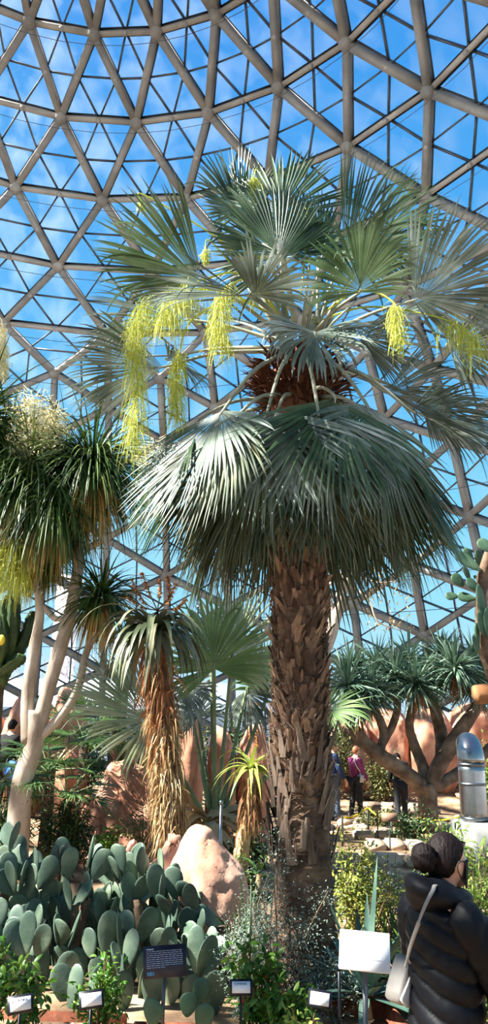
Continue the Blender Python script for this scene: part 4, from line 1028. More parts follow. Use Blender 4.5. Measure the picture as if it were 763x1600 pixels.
edging([(xs1, 4.9), (xs1, 5.62), (xs2, 5.62), (xs2, 4.9)], 'rusty steel frame round the small prickly pear', 0.05)
edging([(gp(-60, 1568, .15)[0], 5.78), (gp(205, 1572, .15)[0], 5.72)], 'long rusty steel bed edge behind the pepper labels at left', 0.06)
n = 5200; gx = rng.uniform(-3.0, 1.45, n); gy = rng.uniform(4.75, 5.68, n); mb = MB()
k = ~((gx > xs1) & (gx < xs2)); gx, gy = gx[k], gy[k]; n = len(gx)
zz = np.array([gz(a, b) for a, b in zip(gx, gy)]); s = rng.uniform(0.008, 0.02, n)
oc = np.array([(1, 0, 0), (0, 1, 0), (-1, 0, 0), (0, -1, 0), (0, 0, 0.7), (0, 0, -0.7)])
V = (np.stack([gx, gy, zz + 0.006], 1)[:, None] + oc[None] * s[:, None, None] * rng.uniform(0.6, 1.4, (n, 6, 1))).reshape(-1, 3)
f0 = np.array([(0, 1, 4), (1, 2, 4), (2, 3, 4), (3, 0, 4), (1, 0, 5), (2, 1, 5), (3, 2, 5), (0, 3, 5)])
mb.add(V, (f0[None] + (np.arange(n) * 6)[:, None, None]).reshape(-1, 3))
gvl = single('gravel', mb, 'gravel', 'reddish brown and white gravel mulch between the pepper plants', 'gravel', (0, 5.2, 0.1), smooth=False); gvl['kind'] = 'stuff'

# ================================================================== signs
mat('black_plastic', [(20, 22, 30), (32, 34, 44)], rough=0.4, scale=5)
mat('white_card', [(232, 232, 236), (244, 244, 246)], rough=0.5, scale=3)
mat('ink', [(44, 40, 48), (60, 54, 62)], rough=0.6, scale=5)
mat('ink_pale', [(168, 164, 168), (186, 182, 186)], rough=0.6, scale=5)
mat('dark_panel', [(34, 32, 42), (50, 46, 58)], rough=0.35, scale=3)
mat('white_ink', [(168, 170, 190), (190, 192, 210)], rough=0.6, scale=5)
mat('blue_ink', [(70, 130, 180), (140, 190, 220)], rough=0.6, scale=5)
mat('post_grey', [(74, 76, 80), (104, 106, 110)], rough=0.4, scale=6, metal=0.6)
def text_mesh(body, size):
    cu = bpy.data.curves.new('lettering', 'FONT'); cu.body = body; cu.size = size; cu.align_x = 'LEFT'; cu.extrude = 0.0004
    o = bpy.data.objects.new('lettering', cu); COL.objects.link(o); dg = bpy.context.evaluated_depsgraph_get()
    me = bpy.data.meshes.new_from_object(o.evaluated_get(dg)); bpy.data.objects.remove(o); return me
def smallcaps(words, big, small):
    """small capitals, set letter run by letter run"""
    V = []; Fs = []; x = 0.0
    for wd in words:
        for txt, sz in ((wd[0], big), (wd[1:], small)):
            me = text_mesh(txt, sz); o = len(V); xs = [v.co.x for v in me.vertices]
            V += [(v.co.x + x, v.co.y, v.co.z) for v in me.vertices]; Fs += [tuple(i + o for i in p.vertices) for p in me.polygons]
            x += max(xs) + 0.12 * small; bpy.data.meshes.remove(me)
        x += 0.35 * big
    return V, Fs, x
def frame3(c, yaw, tilt):
    """panel axes: right, up, and normal towards the viewer"""
    n = Vector((math.sin(yaw) * math.cos(tilt), -math.cos(yaw) * math.cos(tilt), math.sin(tilt)))
    r = Vector((math.cos(yaw), math.sin(yaw), 0)); u = n.cross(r); return Matrix((r, u, n)).transposed(), c
def sign(name, lab, c, w, h, yaw, tilt, post, panel_m, border=None, card_m='white_card', roll=0.0):
    g = Vector((c.x, c.y, gz(c.x, c.y))); t = thing(name, lab, 'sign', g)
    Mx, _ = frame3(c, yaw, tilt)
    if roll: Mx = Mx @ Matrix.Rotation(roll, 3, 'Z')
    back = c - Mx @ Vector((0, 0, 0.012))
    mb = MB(); tube(mb, [(back.x, back.y + 0.012, g.z - 0.1), (back.x, back.y + 0.012, c.z - 0.01)], post, 8); mb.build('post', 'post_grey' if post > 0.011 else 'black_plastic', t)
    mb = MB(); box(mb, c, (w, h, 0.012), Mx, bev=0.002); pn = mb.build('panel', panel_m, t, smooth=False)
    if border:
        mb = MB(); box(mb, c + Mx @ Vector((0, 0, 0.0062)), (w - 2 * border, h - 2 * border, 0.002), Mx); mb.build('card', card_m, pn, smooth=False)
    return t, pn, Mx
def put_text(pn, Mx, c, V, F, x, y, m, z=0.0078, sc=1.0):
    W_ = [c + Mx @ Vector((v[0] * sc + x, v[1] * sc + y, v[2] + z)) for v in V]
    mb = MB(); mb.add(arr(W_), F); return mb.build('lettering', m, pn, smooth=False)
for (u, v, Y, w_, h_, yaw, roll, words, ink, lab) in [
    (32, 1569, 4.9, 0.145, 0.095, 0.38, 0.06, ['De', 'Arbol'], 'ink', 'small black-framed plant label reading De Arbol'),
    (143, 1562, 4.95, 0.145, 0.095, 0.32, 0.05, ['Serrano'], 'ink_pale', 'small black-framed plant label reading Serrano'),
    (377, 1543, 5.15, 0.14, 0.09, 0.02, 0.02, ['Cayenne'], 'ink', 'small black-framed plant label reading Cayenne'),
    (500, 1561, 5.0, 0.142, 0.095, -0.25, -0.05, ['Habanero'], 'ink_pale', 'small black-framed plant label below the palm trunk, its faint grey wording washed out')]:
    c = at(u, v, Y); t, pn, Mx = sign('plant_label', lab, c, w_, h_, yaw, 0.5, 0.008, 'black_plastic', 0.014, roll=roll)
    V, F, x = smallcaps([q.upper() for q in words], 0.021, 0.017); sc = min(1.0, (w_ - 0.04) / x) * (1.0 if len(words[0]) < 8 else 1.0)
    put_text(pn, Mx, c, V, F, -x * sc / 2, h_ * 0.14, ink, sc=sc)
# dark interpretive sign with fine white print
c = at(258, 1502, 5.2); t, pn, Mx = sign('interpretive_sign', 'dark sign with fine white print on a thin post before the prickly pear', c, 0.27, 0.185, 0.18, 0.6, 0.012, 'dark_panel', roll=0.04)
mb = MB(); r3 = np.random.default_rng(3)
for i in range(9):
    y = 0.058 - i * 0.0115; x = -0.115; end = 0.112 if i < 8 else 0.0
    while x < end - 0.006:
        wl = min(r3.uniform(0.008, 0.03), end - x); box(mb, c + Mx @ Vector((x + wl / 2, y, 0.0066)), (wl, 0.0036, 0.001), Mx); x += wl + 0.0045
mb.build('print', 'white_ink', pn, smooth=False)
mb = MB(); box(mb, c + Mx @ Vector((-0.092, 0.071, 0.0066)), (0.046, 0.007, 0.001), Mx); mb.build('heading', 'white_ink', pn, smooth=False)
mb = MB()
for k in range(3):
    box(mb, c + Mx @ Vector((-0.108 + k * 0.016, -0.063, 0.0066)), (0.011, 0.012 + 0.004 * (k == 1), 0.001), Mx)
box(mb, c + Mx @ Vector((-0.092, -0.074, 0.0066)), (0.046, 0.005, 0.001), Mx)
mb.build('logo', 'blue_ink', pn, smooth=False)
# big white sign
c = at(570, 1486, 4.3); t, pn, Mx = sign('interpretive_sign', 'blank-looking bright white sign on a grey metal post beside the woman', c, 0.262, 0.2, -0.16, 0.72, 0.014, 'white_card', roll=-0.03)
mb = MB(); box(mb, c + Mx @ Vector((-0.01, -0.045, 0.0064)), (0.2, 0.003, 0.0008), Mx); mb.build('print', 'ink_pale', pn, smooth=False)
mat('brown_panel', [(120, 92, 70), (146, 116, 92)], rough=0.6, scale=5)
c = at(609, 1277, 12.4); sign('interpretive_sign', 'small brown sign on a thin post on the far slope', c, 0.26, 0.14, 0.1, 0.5, 0.012, 'brown_panel')
c = at(590, 1262, 13.6); sign('plant_label', 'tiny plant label on a thin stake below the visitors', c, 0.13, 0.1, 0.0, 0.5, 0.01, 'brown_panel')
# thin metal stake and cable stakes
def stake(u, v, Y, r, m, lab):
    p = at(u, v, Y); g = gz(p.x, Y); mb = MB(); tube(mb, [(p.x, Y, g - 0.1), (p.x, Y, p.z)], r, 8); tube(mb, [(p.x, Y, p.z - 0.03), (p.x, Y, p.z + 0.005)], r * 1.35, 8); single('stake', mb, m, lab, 'stake', (p.x, Y, g))
stake(346, 1252, 7.95, 0.014, 'steel', 'thin shiny metal stake behind the pink boulder')
stake(393, 1375, 5.45, 0.006, 'dark_leaf', 'thin green stake among the cayenne pepper plants')
stake(530, 1508, 5.4, 0.01, 'black_plastic', 'short black stake left of the white sign post')
# yellow rope along the far path
mat('yellow_rope', [(226, 190, 30), (244, 212, 60)], rough=0.6, scale=8)
mat('stake_green', [(30, 40, 34), (44, 56, 48)], rough=0.6, scale=8)
rp_ = thing('rope_barrier', 'yellow rope strung on low posts along the far path', 'rope', (at(590, 1280, 14).x, 14, 0))
q = [at(535, 1278, 12.8), at(575, 1262, 14.0), at(612, 1284, 13.6), at(655, 1278, 14.2), at(720, 1276, 13.2)]
for i in range(len(q)):
    g = gz(q[i].x, q[i].y); mb = MB(); tube(mb, [(q[i].x, q[i].y, g - 0.1), (q[i].x, q[i].y, max(q[i].z, g + 0.12) + 0.03)], 0.018, 7); mb.build('post', 'stake_green', rp_)
    q[i].z = max(q[i].z, g + 0.12)
for i in range(len(q) - 1):
    m_ = (q[i] + q[i + 1]) / 2 - Vector((0, 0, 0.05)); mb = MB(); tube(mb, bez([q[i], m_, q[i + 1]], 5), 0.014, 6); mb.build('rope', 'yellow_rope', rp_)

# ================================================================== shrubs
def S(u, v, Y):
    p = at(u, v, Y); return (p.x, p.y, gz(p.x, p.y))
def top(u, v, Y):
    p = at(u, v, Y); return p.z - gz(p.x, p.y)
def sh(u, vtop, Y, wpx, name, label, m, **kw):
    b = S(u, vtop, Y); H = max(0.15, top(u, vtop, Y)); W_ = wpx / (1140 / (Y * 1.0)); kw.setdefault('cat', 'shrub')
    cat = kw.pop('cat'); return shrub(name, label, cat, b, H, W_, m, **kw)
pg = 'pepper plants in the gravel bed'
sh(52, 1485, 5.45, 70, 'pepper_plant', 'leafy pepper plant directly behind the De Arbol label', 'pepper_leaf', leaf=0.07, lw=0.4, nst=8, nl=38, droop=1.5, cat='plant', group=pg)
sh(160, 1480, 5.5, 70, 'pepper_plant', 'leafy pepper plant directly behind the Serrano label', 'pepper_leaf', leaf=0.05, lw=0.45, nst=10, nl=55, droop=0.8, cat='plant', group=pg)
sh(402, 1440, 5.5, 75, 'pepper_plant', 'tall pepper plant with red fruit behind the Cayenne label', 'pepper_leaf', leaf=0.07, lw=0.45, nst=9, nl=38, droop=1.2, fruits=4, cat='plant', group=pg)
sh(440, 1500, 5.35, 85, 'pepper_plant', 'broad pepper plant with red fruit between the Cayenne label and the palm trunk', 'pepper_leaf', leaf=0.065, lw=0.45, nst=12, nl=44, droop=1.0, fruits=4, cat='plant', group=pg)
sh(470, 1548, 5.0, 55, 'pepper_plant', 'small bright yellow-green pepper plant by the label below the palm trunk', 'willow_leaf', leaf=0.05, lw=0.5, nst=9, nl=30, cat='plant', group=pg)
sh(2, 1462, 5.5, 40, 'pepper_plant', 'pepper plant cut by the lower left edge of the view', 'pepper_leaf', leaf=0.065, lw=0.45, nst=6, nl=30, droop=1.2, cat='plant', group=pg)
sh(435, 1285, 5.95, 150, 'sagebrush', 'airy silver-grey sagebrush in front of the big palm trunk', 'sage_leaf', leaf=0.02, lw=0.36, nst=15, nl=260, lean=0.7, z0=0.2, tr=0.006)
sh(392, 1395, 5.9, 90, 'sagebrush', 'low silver-grey sagebrush left of the foot of the big palm', 'sage_leaf', leaf=0.02, lw=0.36, nst=24, nl=260, z0=0.1)
sh(512, 1492, 5.95, 105, 'sagebrush', 'low blue-grey sagebrush at the right foot of the big palm', 'sage_leaf', leaf=0.023, lw=0.36, nst=20, nl=200, z0=0.1)
sh(548, 1280, 7.6, 80, 'shrub', 'yellow-green shrub just right of the big palm trunk', 'yellow_leaf', leaf=0.05, lw=0.5, nst=16, nl=60)
sh(570, 1335, 7.4, 120, 'shrub', 'low olive shrub with yellow bloom behind the sword-leaved plant', 'yellow_leaf', leaf=0.04, lw=0.5, nst=18, nl=70)
sh(610, 1330, 7.8, 110, 'shrub', 'silvery low shrub behind the shoulder of the woman', 'sage_leaf', leaf=0.04, lw=0.4, nst=18, nl=70)
sh(738, 1288, 5.6, 150, 'willowy_shrub', 'tall willowy light green shrub in front of the steel pipe', 'willow_leaf', leaf=0.075, lw=0.22, nst=48, nl=80, up=0.8, droop=0.5, z0=0.05)
sh(690, 1270, 9.4, 75, 'shrub', 'green shrub left of the steel pipe base', 'willow_leaf', leaf=0.08, lw=0.3, nst=16, nl=60)
sh(640, 1262, 13.6, 90, 'shrub', 'dark green ground-cover shrub below the foot of the dragon tree', 'dark_leaf', leaf=0.07, lw=0.5, nst=16, nl=60)
sh(590, 1262, 16.5, 60, 'shrub', 'small green shrub between the visitors and the rope', 'olive_leaf', leaf=0.07, lw=0.5, nst=12, nl=60)
sh(590, 1178, 20.9, 50, 'shrub', 'olive shrub on the slope behind the visitor in purple', 'olive_leaf', leaf=0.1, lw=0.4, nst=16, nl=70)
sh(600, 1165, 20.8, 60, 'shrub', 'dry olive shrub against the rock wall behind the stooping visitor', 'olive_leaf', leaf=0.1, lw=0.4, nst=16, nl=60)
sh(755, 1140, 17.5, 55, 'shrub', 'green shrub behind the steel pipe hood', 'willow_leaf', leaf=0.1, lw=0.4, nst=14, nl=60)
sh(222, 1240, 10.2, 80, 'shrub', 'wiry olive shrub in front of the pink rock face', 'olive_leaf', leaf=0.05, lw=0.6, nst=14, nl=36, lean=0.9)
sh(172, 1275, 9.6, 40, 'shrub', 'small bright green shrub behind the prickly pear', 'pepper_leaf', leaf=0.05, lw=0.7, nst=10, nl=50)
sh(105, 1240, 9.8, 80, 'shrub', 'dark green shrub at the foot of the dwarf fan palm', 'dark_leaf', leaf=0.11, lw=0.2, nst=22, nl=80, droop=1)
sh(12, 1225, 10.0, 70, 'shrub', 'dark green grassy shrub at the left edge behind the pale trunk', 'dark_leaf', leaf=0.14, lw=0.14, nst=22, nl=80, droop=1)
sh(395, 1245, 9.2, 60, 'shrub', 'dark green shrub behind the bent yellow-green aloe', 'dark_leaf', leaf=0.07, lw=0.5, nst=12, nl=70)
sh(300, 1215, 10.6, 36, 'flowering_plant', 'clump of pale pink and white bloom right of the straw-skirted aloe', 'tassel_pale', leaf=0.06, lw=0.7, nst=8, nl=30, cat='plant')
sh(385, 1090, 14.5, 110, 'shrub', 'tall green shrub behind the low fan palm', 'dark_leaf', leaf=0.13, lw=0.3, nst=24, nl=90)
sh(300, 1080, 15.4, 90, 'shrub', 'tall olive shrub behind the straw-skirted aloe', 'olive_leaf', leaf=0.12, lw=0.3, nst=22, nl=80)
sh(222, 1110, 15.8, 60, 'shrub', 'dry olive shrub behind the pale open fan at left', 'olive_leaf', leaf=0.12, lw=0.3, nst=20, nl=70)
sh(65, 1120, 14.0, 90, 'shrub', 'dry brown-green shrub behind the pale forked trunk', 'olive_leaf', leaf=0.1, lw=0.3, nst=22, nl=70)
sh(150, 1098, 16.5, 60, 'shrub', 'green shrub between the rock fin and the pale open fan', 'dark_leaf', leaf=0.1, lw=0.3, nst=18, nl=70)
sh(527, 1085, 21.3, 70, 'shrub', 'tall green shrub just right of the big palm trunk, against the rock wall', 'olive_leaf', leaf=0.13, lw=0.3, nst=22, nl=70)
sh(470, 1075, 18.5, 120, 'shrub', 'tall dark green shrub hidden behind the big palm trunk', 'dark_leaf', leaf=0.13, lw=0.3, nst=20, nl=60)
# dwarf fan palms at the left
def dwarf(u, v, Y, n, R, lab, zt=None):
    p = at(u, v, Y); b = Vector((p.x, p.y, gz(p.x, p.y))); t = thing('dwarf_fan_palm', lab, 'palm', b)
    mb = MB(); tube(mb, [b - Vector((0, 0, .1)), b.lerp(p, .5) + Vector((.02, 0, 0)), p - Vector((0, 0, .1))], [0.09, 0.08, 0.07], 9, jit=.06); mb.build('trunk', 'palm_trunk', t)
    for i in range(n):
        a = i * 2.4; el = 0.9 - 1.1 * i / n; d = Vector((math.cos(a) * math.cos(el), math.sin(a) * math.cos(el), math.sin(el)))
        hub = p + d * R * rng.uniform(0.9, 1.3); frond(t, p - Vector((0, 0, .05)), hub, hub + d * R * 0.9 + Vector((0, 0, -0.1)), mname='fan_blade_small', pet='petiole_green', pw=0.008, spread=95, nseg=26, join=0.35, droop=0.15, tipdroop=0.3, sideL=0.8)
dwarf(132, 1150, 11.9, 20, 0.5, 'dwarf fan palm with small dark green fans below the pale open fan')
dwarf(78, 1200, 10.1, 16, 0.45, 'dwarf fan palm with small fans right beside the pale forked trunk')
dwarf(104, 1240, 9.9, 14, 0.4, 'low dark dwarf fan palm between the pale trunk and the pink rocks')
dwarf(-5, 1225, 10.6, 14, 0.42, 'dwarf fan palm cut by the left edge of the view')
dwarf(176, 1158, 12.3, 9, 0.4, 'dwarf fan palm with trailing fans over the pink rock face')
# sword-leaved plants
def sword(u, v, Y, n, L_, W_, lab, m='sword_leaf', z0=0.1, droop=0.25, name='sotol'):
    p = at(u, v, Y); b = Vector((p.x, p.y, gz(p.x, p.y))); t = thing(name, lab, 'plant', b)
    mb = MB(); tube(mb, [b - Vector((0, 0, .08)), b + Vector((0, 0, .14))], [.07, .05], 9); mb.build('crown', 'straw', t)
    d = dirs(n, z0, 1.0); mb = MB(); strips(mb, np.array(tuple(b + Vector((0, 0, .12)))) + d * .03, d, rng.uniform(.7, 1.1, n) * L_, W_, droop=droop * rng.uniform(.4, 2, n), segs=7, fold=-.4, wprof=lambda s: (0.55 + 1.4 * s if s < .3 else 0.97) * (1 - max(0, (s - .3) / .7) ** 2))
    mb.build('leaves', m, t)
sword(572, 1500, 5.95, 34, 0.85, 0.07, 'blue-green sword-leaved agave right behind the white sign')
sword(628, 1500, 6.25, 60, 0.6, 0.035, 'dense green strap-leaved clump between the white sign and the woman', 'grass_leaf', 0.1, 0.9, 'strap_plant')
sword(385, 1400, 6.9, 60, 0.7, 0.022, 'slender reed-like tuft between the pink boulder and the big palm', 'dark_leaf', 0.3, 0.6, 'reed_tuft')
# dark euphorbia at the left edge
eu0 = at(-15, 1230, 10.2); eb_ = Vector((eu0.x, eu0.y, gz(eu0.x, eu0.y))); eu = thing('candelabra_cactus', 'dark ribbed candelabra cactus at the left edge behind the ponytail palm', 'cactus', eb_)
def ribbed(pts, r, nm, m='euphorbia'):
    C = bez([at(*p) for p in pts], 7); mb = MB(); n_ = 15; P_ = arr(C); T = nrm(np.gradient(P_, axis=0)); V = []; F = []
    for i in range(len(P_)):
        a0 = np.cross(T[i], [0, 1, 0.1]); a0 /= np.linalg.norm(a0); b0 = np.cross(T[i], a0); e_ = min(1, (len(P_) - i) / 4)
        for j in range(n_):
            rr = r * (1.25 if j % 3 == 0 else 0.72) * (0.35 + .65 * e_) * (1 + 0.08 * math.sin(i * 2.1)); th = 2 * PI * j / n_; V.append(P_[i] + a0 * rr * math.cos(th) + b0 * rr * math.sin(th))
    for i in range(len(P_) - 1):
        for j in range(n_): F.append((i * n_ + j, i * n_ + (j + 1) % n_, (i + 1) * n_ + (j + 1) % n_, (i + 1) * n_ + j))
    F.append(tuple(range((len(P_) - 1) * n_, len(P_) * n_))); mb.add(np.array(V), F); return mb.build(nm, m, eu)
mb = MB(); tube(mb, bez([eb_ - Vector((0, 0, .1)), at(-12, 1150, 10.2), at(-6, 1085, 10.2), at(-2, 1060, 10.2)], 6), lerp_r([.13, .11, .1, .09], 19), 10); mb.build('trunk', 'brown_bark', eu)
for pts in [[(-4, 1075, 10.2), (5, 1030, 10.2), (8, 980, 10.1), (10, 930, 10.0)], [(0, 1070, 10.2), (18, 1010, 10), (22, 960, 9.9), (22, 915, 9.9)], [(2, 1060, 10.2), (30, 1015, 10.1), (45, 985, 10.1), (52, 955, 10.1)], [(-4, 1060, 10.3), (-14, 1000, 10.3), (-12, 940, 10.3)], [(4, 1050, 10.1), (16, 1040, 9.9), (30, 1030, 9.8), (34, 1022, 9.8)], [(-2, 1040, 10), (4, 1000, 9.8), (2, 960, 9.8)]]:
    ribbed(pts, 0.075, 'branch')
mb = MB(); sphere(mb, at(2, 1000, 9.7), (.05, .03, .07)); mb.build('bloom', 'yellow_pad', eu)
# dark columnar cacti behind the aloe and two orange flower spikes by the palm
for (u, v0, v1, Y, r, m, lab, nm, cat) in [(180, 1180, 1012, 14.2, .085, 'euphorbia', 'dark columnar cactus left of the tall tree aloe', 'column_cactus', 'cactus'), (190, 1180, 1005, 14.4, .07, 'euphorbia', 'second dark columnar cactus, nearest the tall tree aloe', 'column_cactus', 'cactus'), (391, 1160, 1093, 12.2, .035, 'orange_bloom', 'left one of two orange flower spikes beside the big palm trunk', 'flower_spike', 'flower'), (401, 1160, 1095, 12.2, .035, 'orange_bloom', 'right one of two orange flower spikes beside the big palm trunk', 'flower_spike', 'flower')]:
    p, q = at(u, v0, Y), at(u, v1, Y); g = gz(p.x, Y); eu = thing(nm, lab, cat, (p.x, Y, g))
    if nm == 'column_cactus':
        mb = MB(); C = [(p.x + .02 * math.sin(k), Y, z) for k, z in enumerate(np.linspace(g - .1, q.z, 9))]; tube(mb, C, [r] * 8 + [r * .5], 9, jit=.08); mb.build('column', m, eu)
    else:
        mb = MB(); tube(mb, [(p.x, Y, g - .1), (p.x, Y, p.z)], .012, 6); mb.build('stalk', 'twig', eu)
        mb = MB(); n = 500; a = rng.uniform(0, 2 * PI, n); z = rng.uniform(p.z - .1, q.z, n); d = np.stack([np.cos(a), np.sin(a), -.2 + 0 * a], 1)
        strips(mb, np.stack([p.x + 0 * a, Y + 0 * a, z], 1), d, r * 1.3, .012, droop=.5, segs=2); mb.build('bloom', m, eu)
# bare branch right of the trunk
bb = at(525, 1010, 13.5); g = gz(bb.x, 13.5); bt = thing('thin_tree', 'bare pale-barked small tree leaning out right behind the big palm trunk', 'tree', (bb.x - .3, 13.5, g))
for pts, rs in [([(bb.x - .3, 13.5, g - .1), at(500, 1060, 13.5), at(520, 980, 13.5), at(535, 925, 13.5), at(540, 880, 13.5)], [.14, .13, .12, .1, .06]), ([at(535, 925, 13.5), at(550, 895, 13.4), at(560, 880, 13.4)], [.06, .04, .02]), ([at(525, 965, 13.5), at(512, 920, 13.4), at(530, 905, 13.4)], [.05, .035, .02]), ([at(538, 910, 13.5), at(575, 935, 13.3), at(590, 970, 13.2), at(625, 985, 13.2)], [.03, .02, .014, .008]), ([at(545, 895, 13.5), at(590, 910, 13.3), at(640, 905, 13.2)], [.03, .014, .006])]:
    mb = MB(); C = bez(pts, 6); tube(mb, C, lerp_r(rs, len(C)), 8, jit=.05); mb.build('branch', 'pale_bark', bt)
mb = MB(); n = 160; pp = np.stack([rng.uniform(*sorted((at(570, 900, 13.3).x, at(645, 900, 13.3).x)), n), 13.3 + rng.normal(0, .1, n), rng.uniform(at(600, 985, 13.3).z, at(600, 890, 13.3).z, n)], 1); strips(mb, pp, dirs(n, -1, .2), .07, .03, droop=.6, segs=3); mb.build('sparse_leaves', 'dry_leaf', bt)
# ================================================================== people
mat('skin', [(206, 150, 120), (228, 176, 146)], rough=0.55, scale=6)
mat('dark_hair', [(10, 6, 7), (26, 15, 15)], rough=0.6, scale=60, stretch=(1, 1, 0.15), bump=0.5, bscale=90, spec=0.15)
mat('blond_hair', [(150, 116, 76), (190, 156, 108)], rough=0.5, scale=30)
mat('auburn_hair', [(120, 70, 44), (158, 100, 64)], rough=0.5, scale=30)
mat('black_nylon', [(3, 5, 10), (7, 9, 17)], rough=0.55, scale=5, bump=0.15, bscale=26, spec=0.22)
mat('black_cloth', [(12, 12, 15), (22, 22, 27)], rough=0.85, scale=6)
mat('navy_cloth', [(28, 42, 76), (44, 62, 104)], rough=0.7, scale=6)
mat('denim', [(62, 76, 96), (92, 106, 126)], rough=0.85, scale=8)
mat('charcoal_cloth', [(30, 32, 38), (48, 50, 58)], rough=0.85, scale=8)
mat('plum_cloth', [(120, 40, 86), (156, 62, 116)], rough=0.7, scale=6)
mat('shoe', [(26, 24, 24), (44, 40, 40)], rough=0.6, scale=6)
mat('mask_black', [(14, 14, 17), (24, 24, 28)], rough=0.8, scale=9)
mat('white_bag', [(206, 204, 204), (230, 228, 226)], rough=0.6, scale=6)
mat('taupe_leather', [(132, 126, 120), (160, 154, 147)], rough=0.55, scale=10, bump=0.1)
mat('taupe_light', [(196, 190, 184), (214, 208, 202)], rough=0.5, scale=10)
mat('blue_cloth', [(40, 100, 190), (70, 130, 214)], rough=0.7, scale=6)
mat('sclera', [(235, 232, 228), (245, 243, 240)], rough=0.3, scale=3)

def skin_mesh(P_, E_, R, sub=1):
    me = bpy.data.meshes.new('tmp'); me.from_pydata([tuple(p) for p in P_], E_, []); o = bpy.data.objects.new('tmp', me); COL.objects.link(o)
    md = o.modifiers.new('s', 'SKIN'); sv = me.skin_vertices[0].data
    for i, r in enumerate(R): sv[i].radius = (r, r) if not hasattr(r, '__len__') else r; sv[i].use_root = (i == 0)
    md.use_smooth_shade = True; s = o.modifiers.new('b', 'SUBSURF'); s.levels = sub
    dg = bpy.context.evaluated_depsgraph_get(); ev = bpy.data.meshes.new_from_object(o.evaluated_get(dg))
    V = [tuple(v.co) for v in ev.vertices]; F = [tuple(p.vertices) for p in ev.polygons]
    bpy.data.objects.remove(o); bpy.data.meshes.remove(me); bpy.data.meshes.remove(ev); return V, F
def fuse(mb, vox):
    me = mb.mesh('tmp'); o = bpy.data.objects.new('tmp', me); COL.objects.link(o)
    r = o.modifiers.new('r', 'REMESH'); r.mode = 'VOXEL'; r.voxel_size = vox; r.use_smooth_shade = True
    s = o.modifiers.new('m', 'SMOOTH'); s.iterations = 3; s.factor = 0.5
    dg = bpy.context.evaluated_depsgraph_get(); ev = bpy.data.meshes.new_from_object(o.evaluated_get(dg)); bpy.data.objects.remove(o); return ev
def human(label, pos, face, H, lean=0.0, arms=((0.12, 0.15), (0.12, 0.15)), stride=0.08, head_down=0.0, vox=0.014, hair='dark_hair', hairlen=0.0):
    """a standing figure: one continuous body; returns its parts' frame so that clothes can follow"""
    k = H / 1.7; f = Vector((math.cos(face), math.sin(face), 0)); r = Vector((f.y, -f.x, 0)); base = Vector(pos)
    def W(x, y, z):                                            # right, forward, up; the trunk leans from the hips
        if z > 0.92 and lean:
            d = z - 0.92; y += math.sin(lean) * d; z = 0.92 + math.cos(lean) * d
        return base + (r * x + f * y + Vector((0, 0, z))) * k
    t = thing('person', label, 'person', base)
    P_ = []; E_ = []; R = []
    def add(p, rad, par=None):
        P_.append(p); R.append(rad * k if not hasattr(rad, '__len__') else (rad[0] * k, rad[1] * k)); i = len(P_) - 1
        if par is not None: E_.append((par, i))
        return i
    pel = add(W(0, 0, 0.95), 0.135); ab_ = add(W(0, 0.01, 1.1), 0.125, pel); ch = add(W(0, 0.0, 1.28), 0.14, ab_); up = add(W(0, -0.01, 1.4), 0.1, ch); nk = add(W(0, 0.005, 1.48), 0.052, up); hd = add(W(0, 0.02 + head_down * 0.5, 1.56), 0.06, nk)
    arm_pts = []; leg_pts = []
    for s, (sw, bend) in ((1, arms[0]), (-1, arms[1])):
        sh_ = add(W(s * 0.165, -0.01, 1.39), 0.062, up); el = add(W(s * 0.215, sw * 0.5, 1.12), 0.045, sh_); wr = add(W(s * 0.215, sw * 0.5 + bend, 0.9), 0.03, el); pm = add(W(s * 0.21, sw * 0.5 + bend * 1.25, 0.835), (0.022, 0.036), wr)
        arm_pts.append((P_[sh_], P_[el], P_[wr], s))
        for j, (dx, L_) in enumerate(((-0.027, 0.065), (-0.009, 0.075), (0.009, 0.07), (0.026, 0.055))):
            y0 = sw * 0.5 + bend * 1.25
            a = add(W(s * 0.205, y0 + dx, 0.79), 0.0095, pm); b = add(W(s * 0.2, y0 + dx * 1.1 + 0.004, 0.79 - L_ * .55), 0.0088, a); add(W(s * 0.188, y0 + dx * 1.1 + 0.006, 0.79 - L_), 0.0075, b)
        y0 = sw * 0.5 + bend * 1.25; a = add(W(s * 0.2, y0 + 0.04, 0.83), 0.011, pm); add(W(s * 0.192, y0 + 0.055, 0.79), 0.009, a)
    for s in (1, -1):
        hp_ = add(W(s * 0.085, 0, 0.9), 0.095, pel); kn = add(W(s * 0.09, 0.02 + s * stride * 0.5, 0.5), 0.058, hp_); an = add(W(s * 0.09, -0.02 + s * stride, 0.09), 0.038, kn); add(W(s * 0.1, 0.12 + s * stride, 0.04), 0.035, an)
        leg_pts.append((P_[hp_], P_[kn], P_[an], s))
    V, F = skin_mesh(P_, E_, R); mb = MB(); mb.add(np.array(V), F)
    hc = W(0, 0.035 + head_down, 1.605 - head_down * 0.6)
    q = np.array([tuple(r), tuple(f), (0, 0, 1)])
    def ell(c_, rx, ry, rz, fn=None):
        m_ = MB(); sphere(m_, (0, 0, 0), (rx * k, ry * k, rz * k), 20, 14, fn); vv = m_.v[0] @ q + np.array(tuple(c_)); mb.v.append(vv); mb.f += [x + mb.n for x in m_.f]; mb.n += len(vv)
    ell(hc, 0.074, 0.094, 0.112, lambda d: 1 - 0.12 * max(0, -d.z) * (1 - max(0, d.y)))
    fr = lambda x, y, z: hc + (r * x + f * y + Vector((0, 0, z))) * k
    ell(fr(0, 0.1, -0.012), 0.013, 0.02, 0.022); ell(fr(0, 0.082, -0.06), 0.028, 0.02, 0.018); ell(fr(0, 0.08, -0.095), 0.03, 0.025, 0.018)
    for s in (1, -1): ell(fr(s * 0.076, -0.005, -0.005), 0.012, 0.02, 0.032)
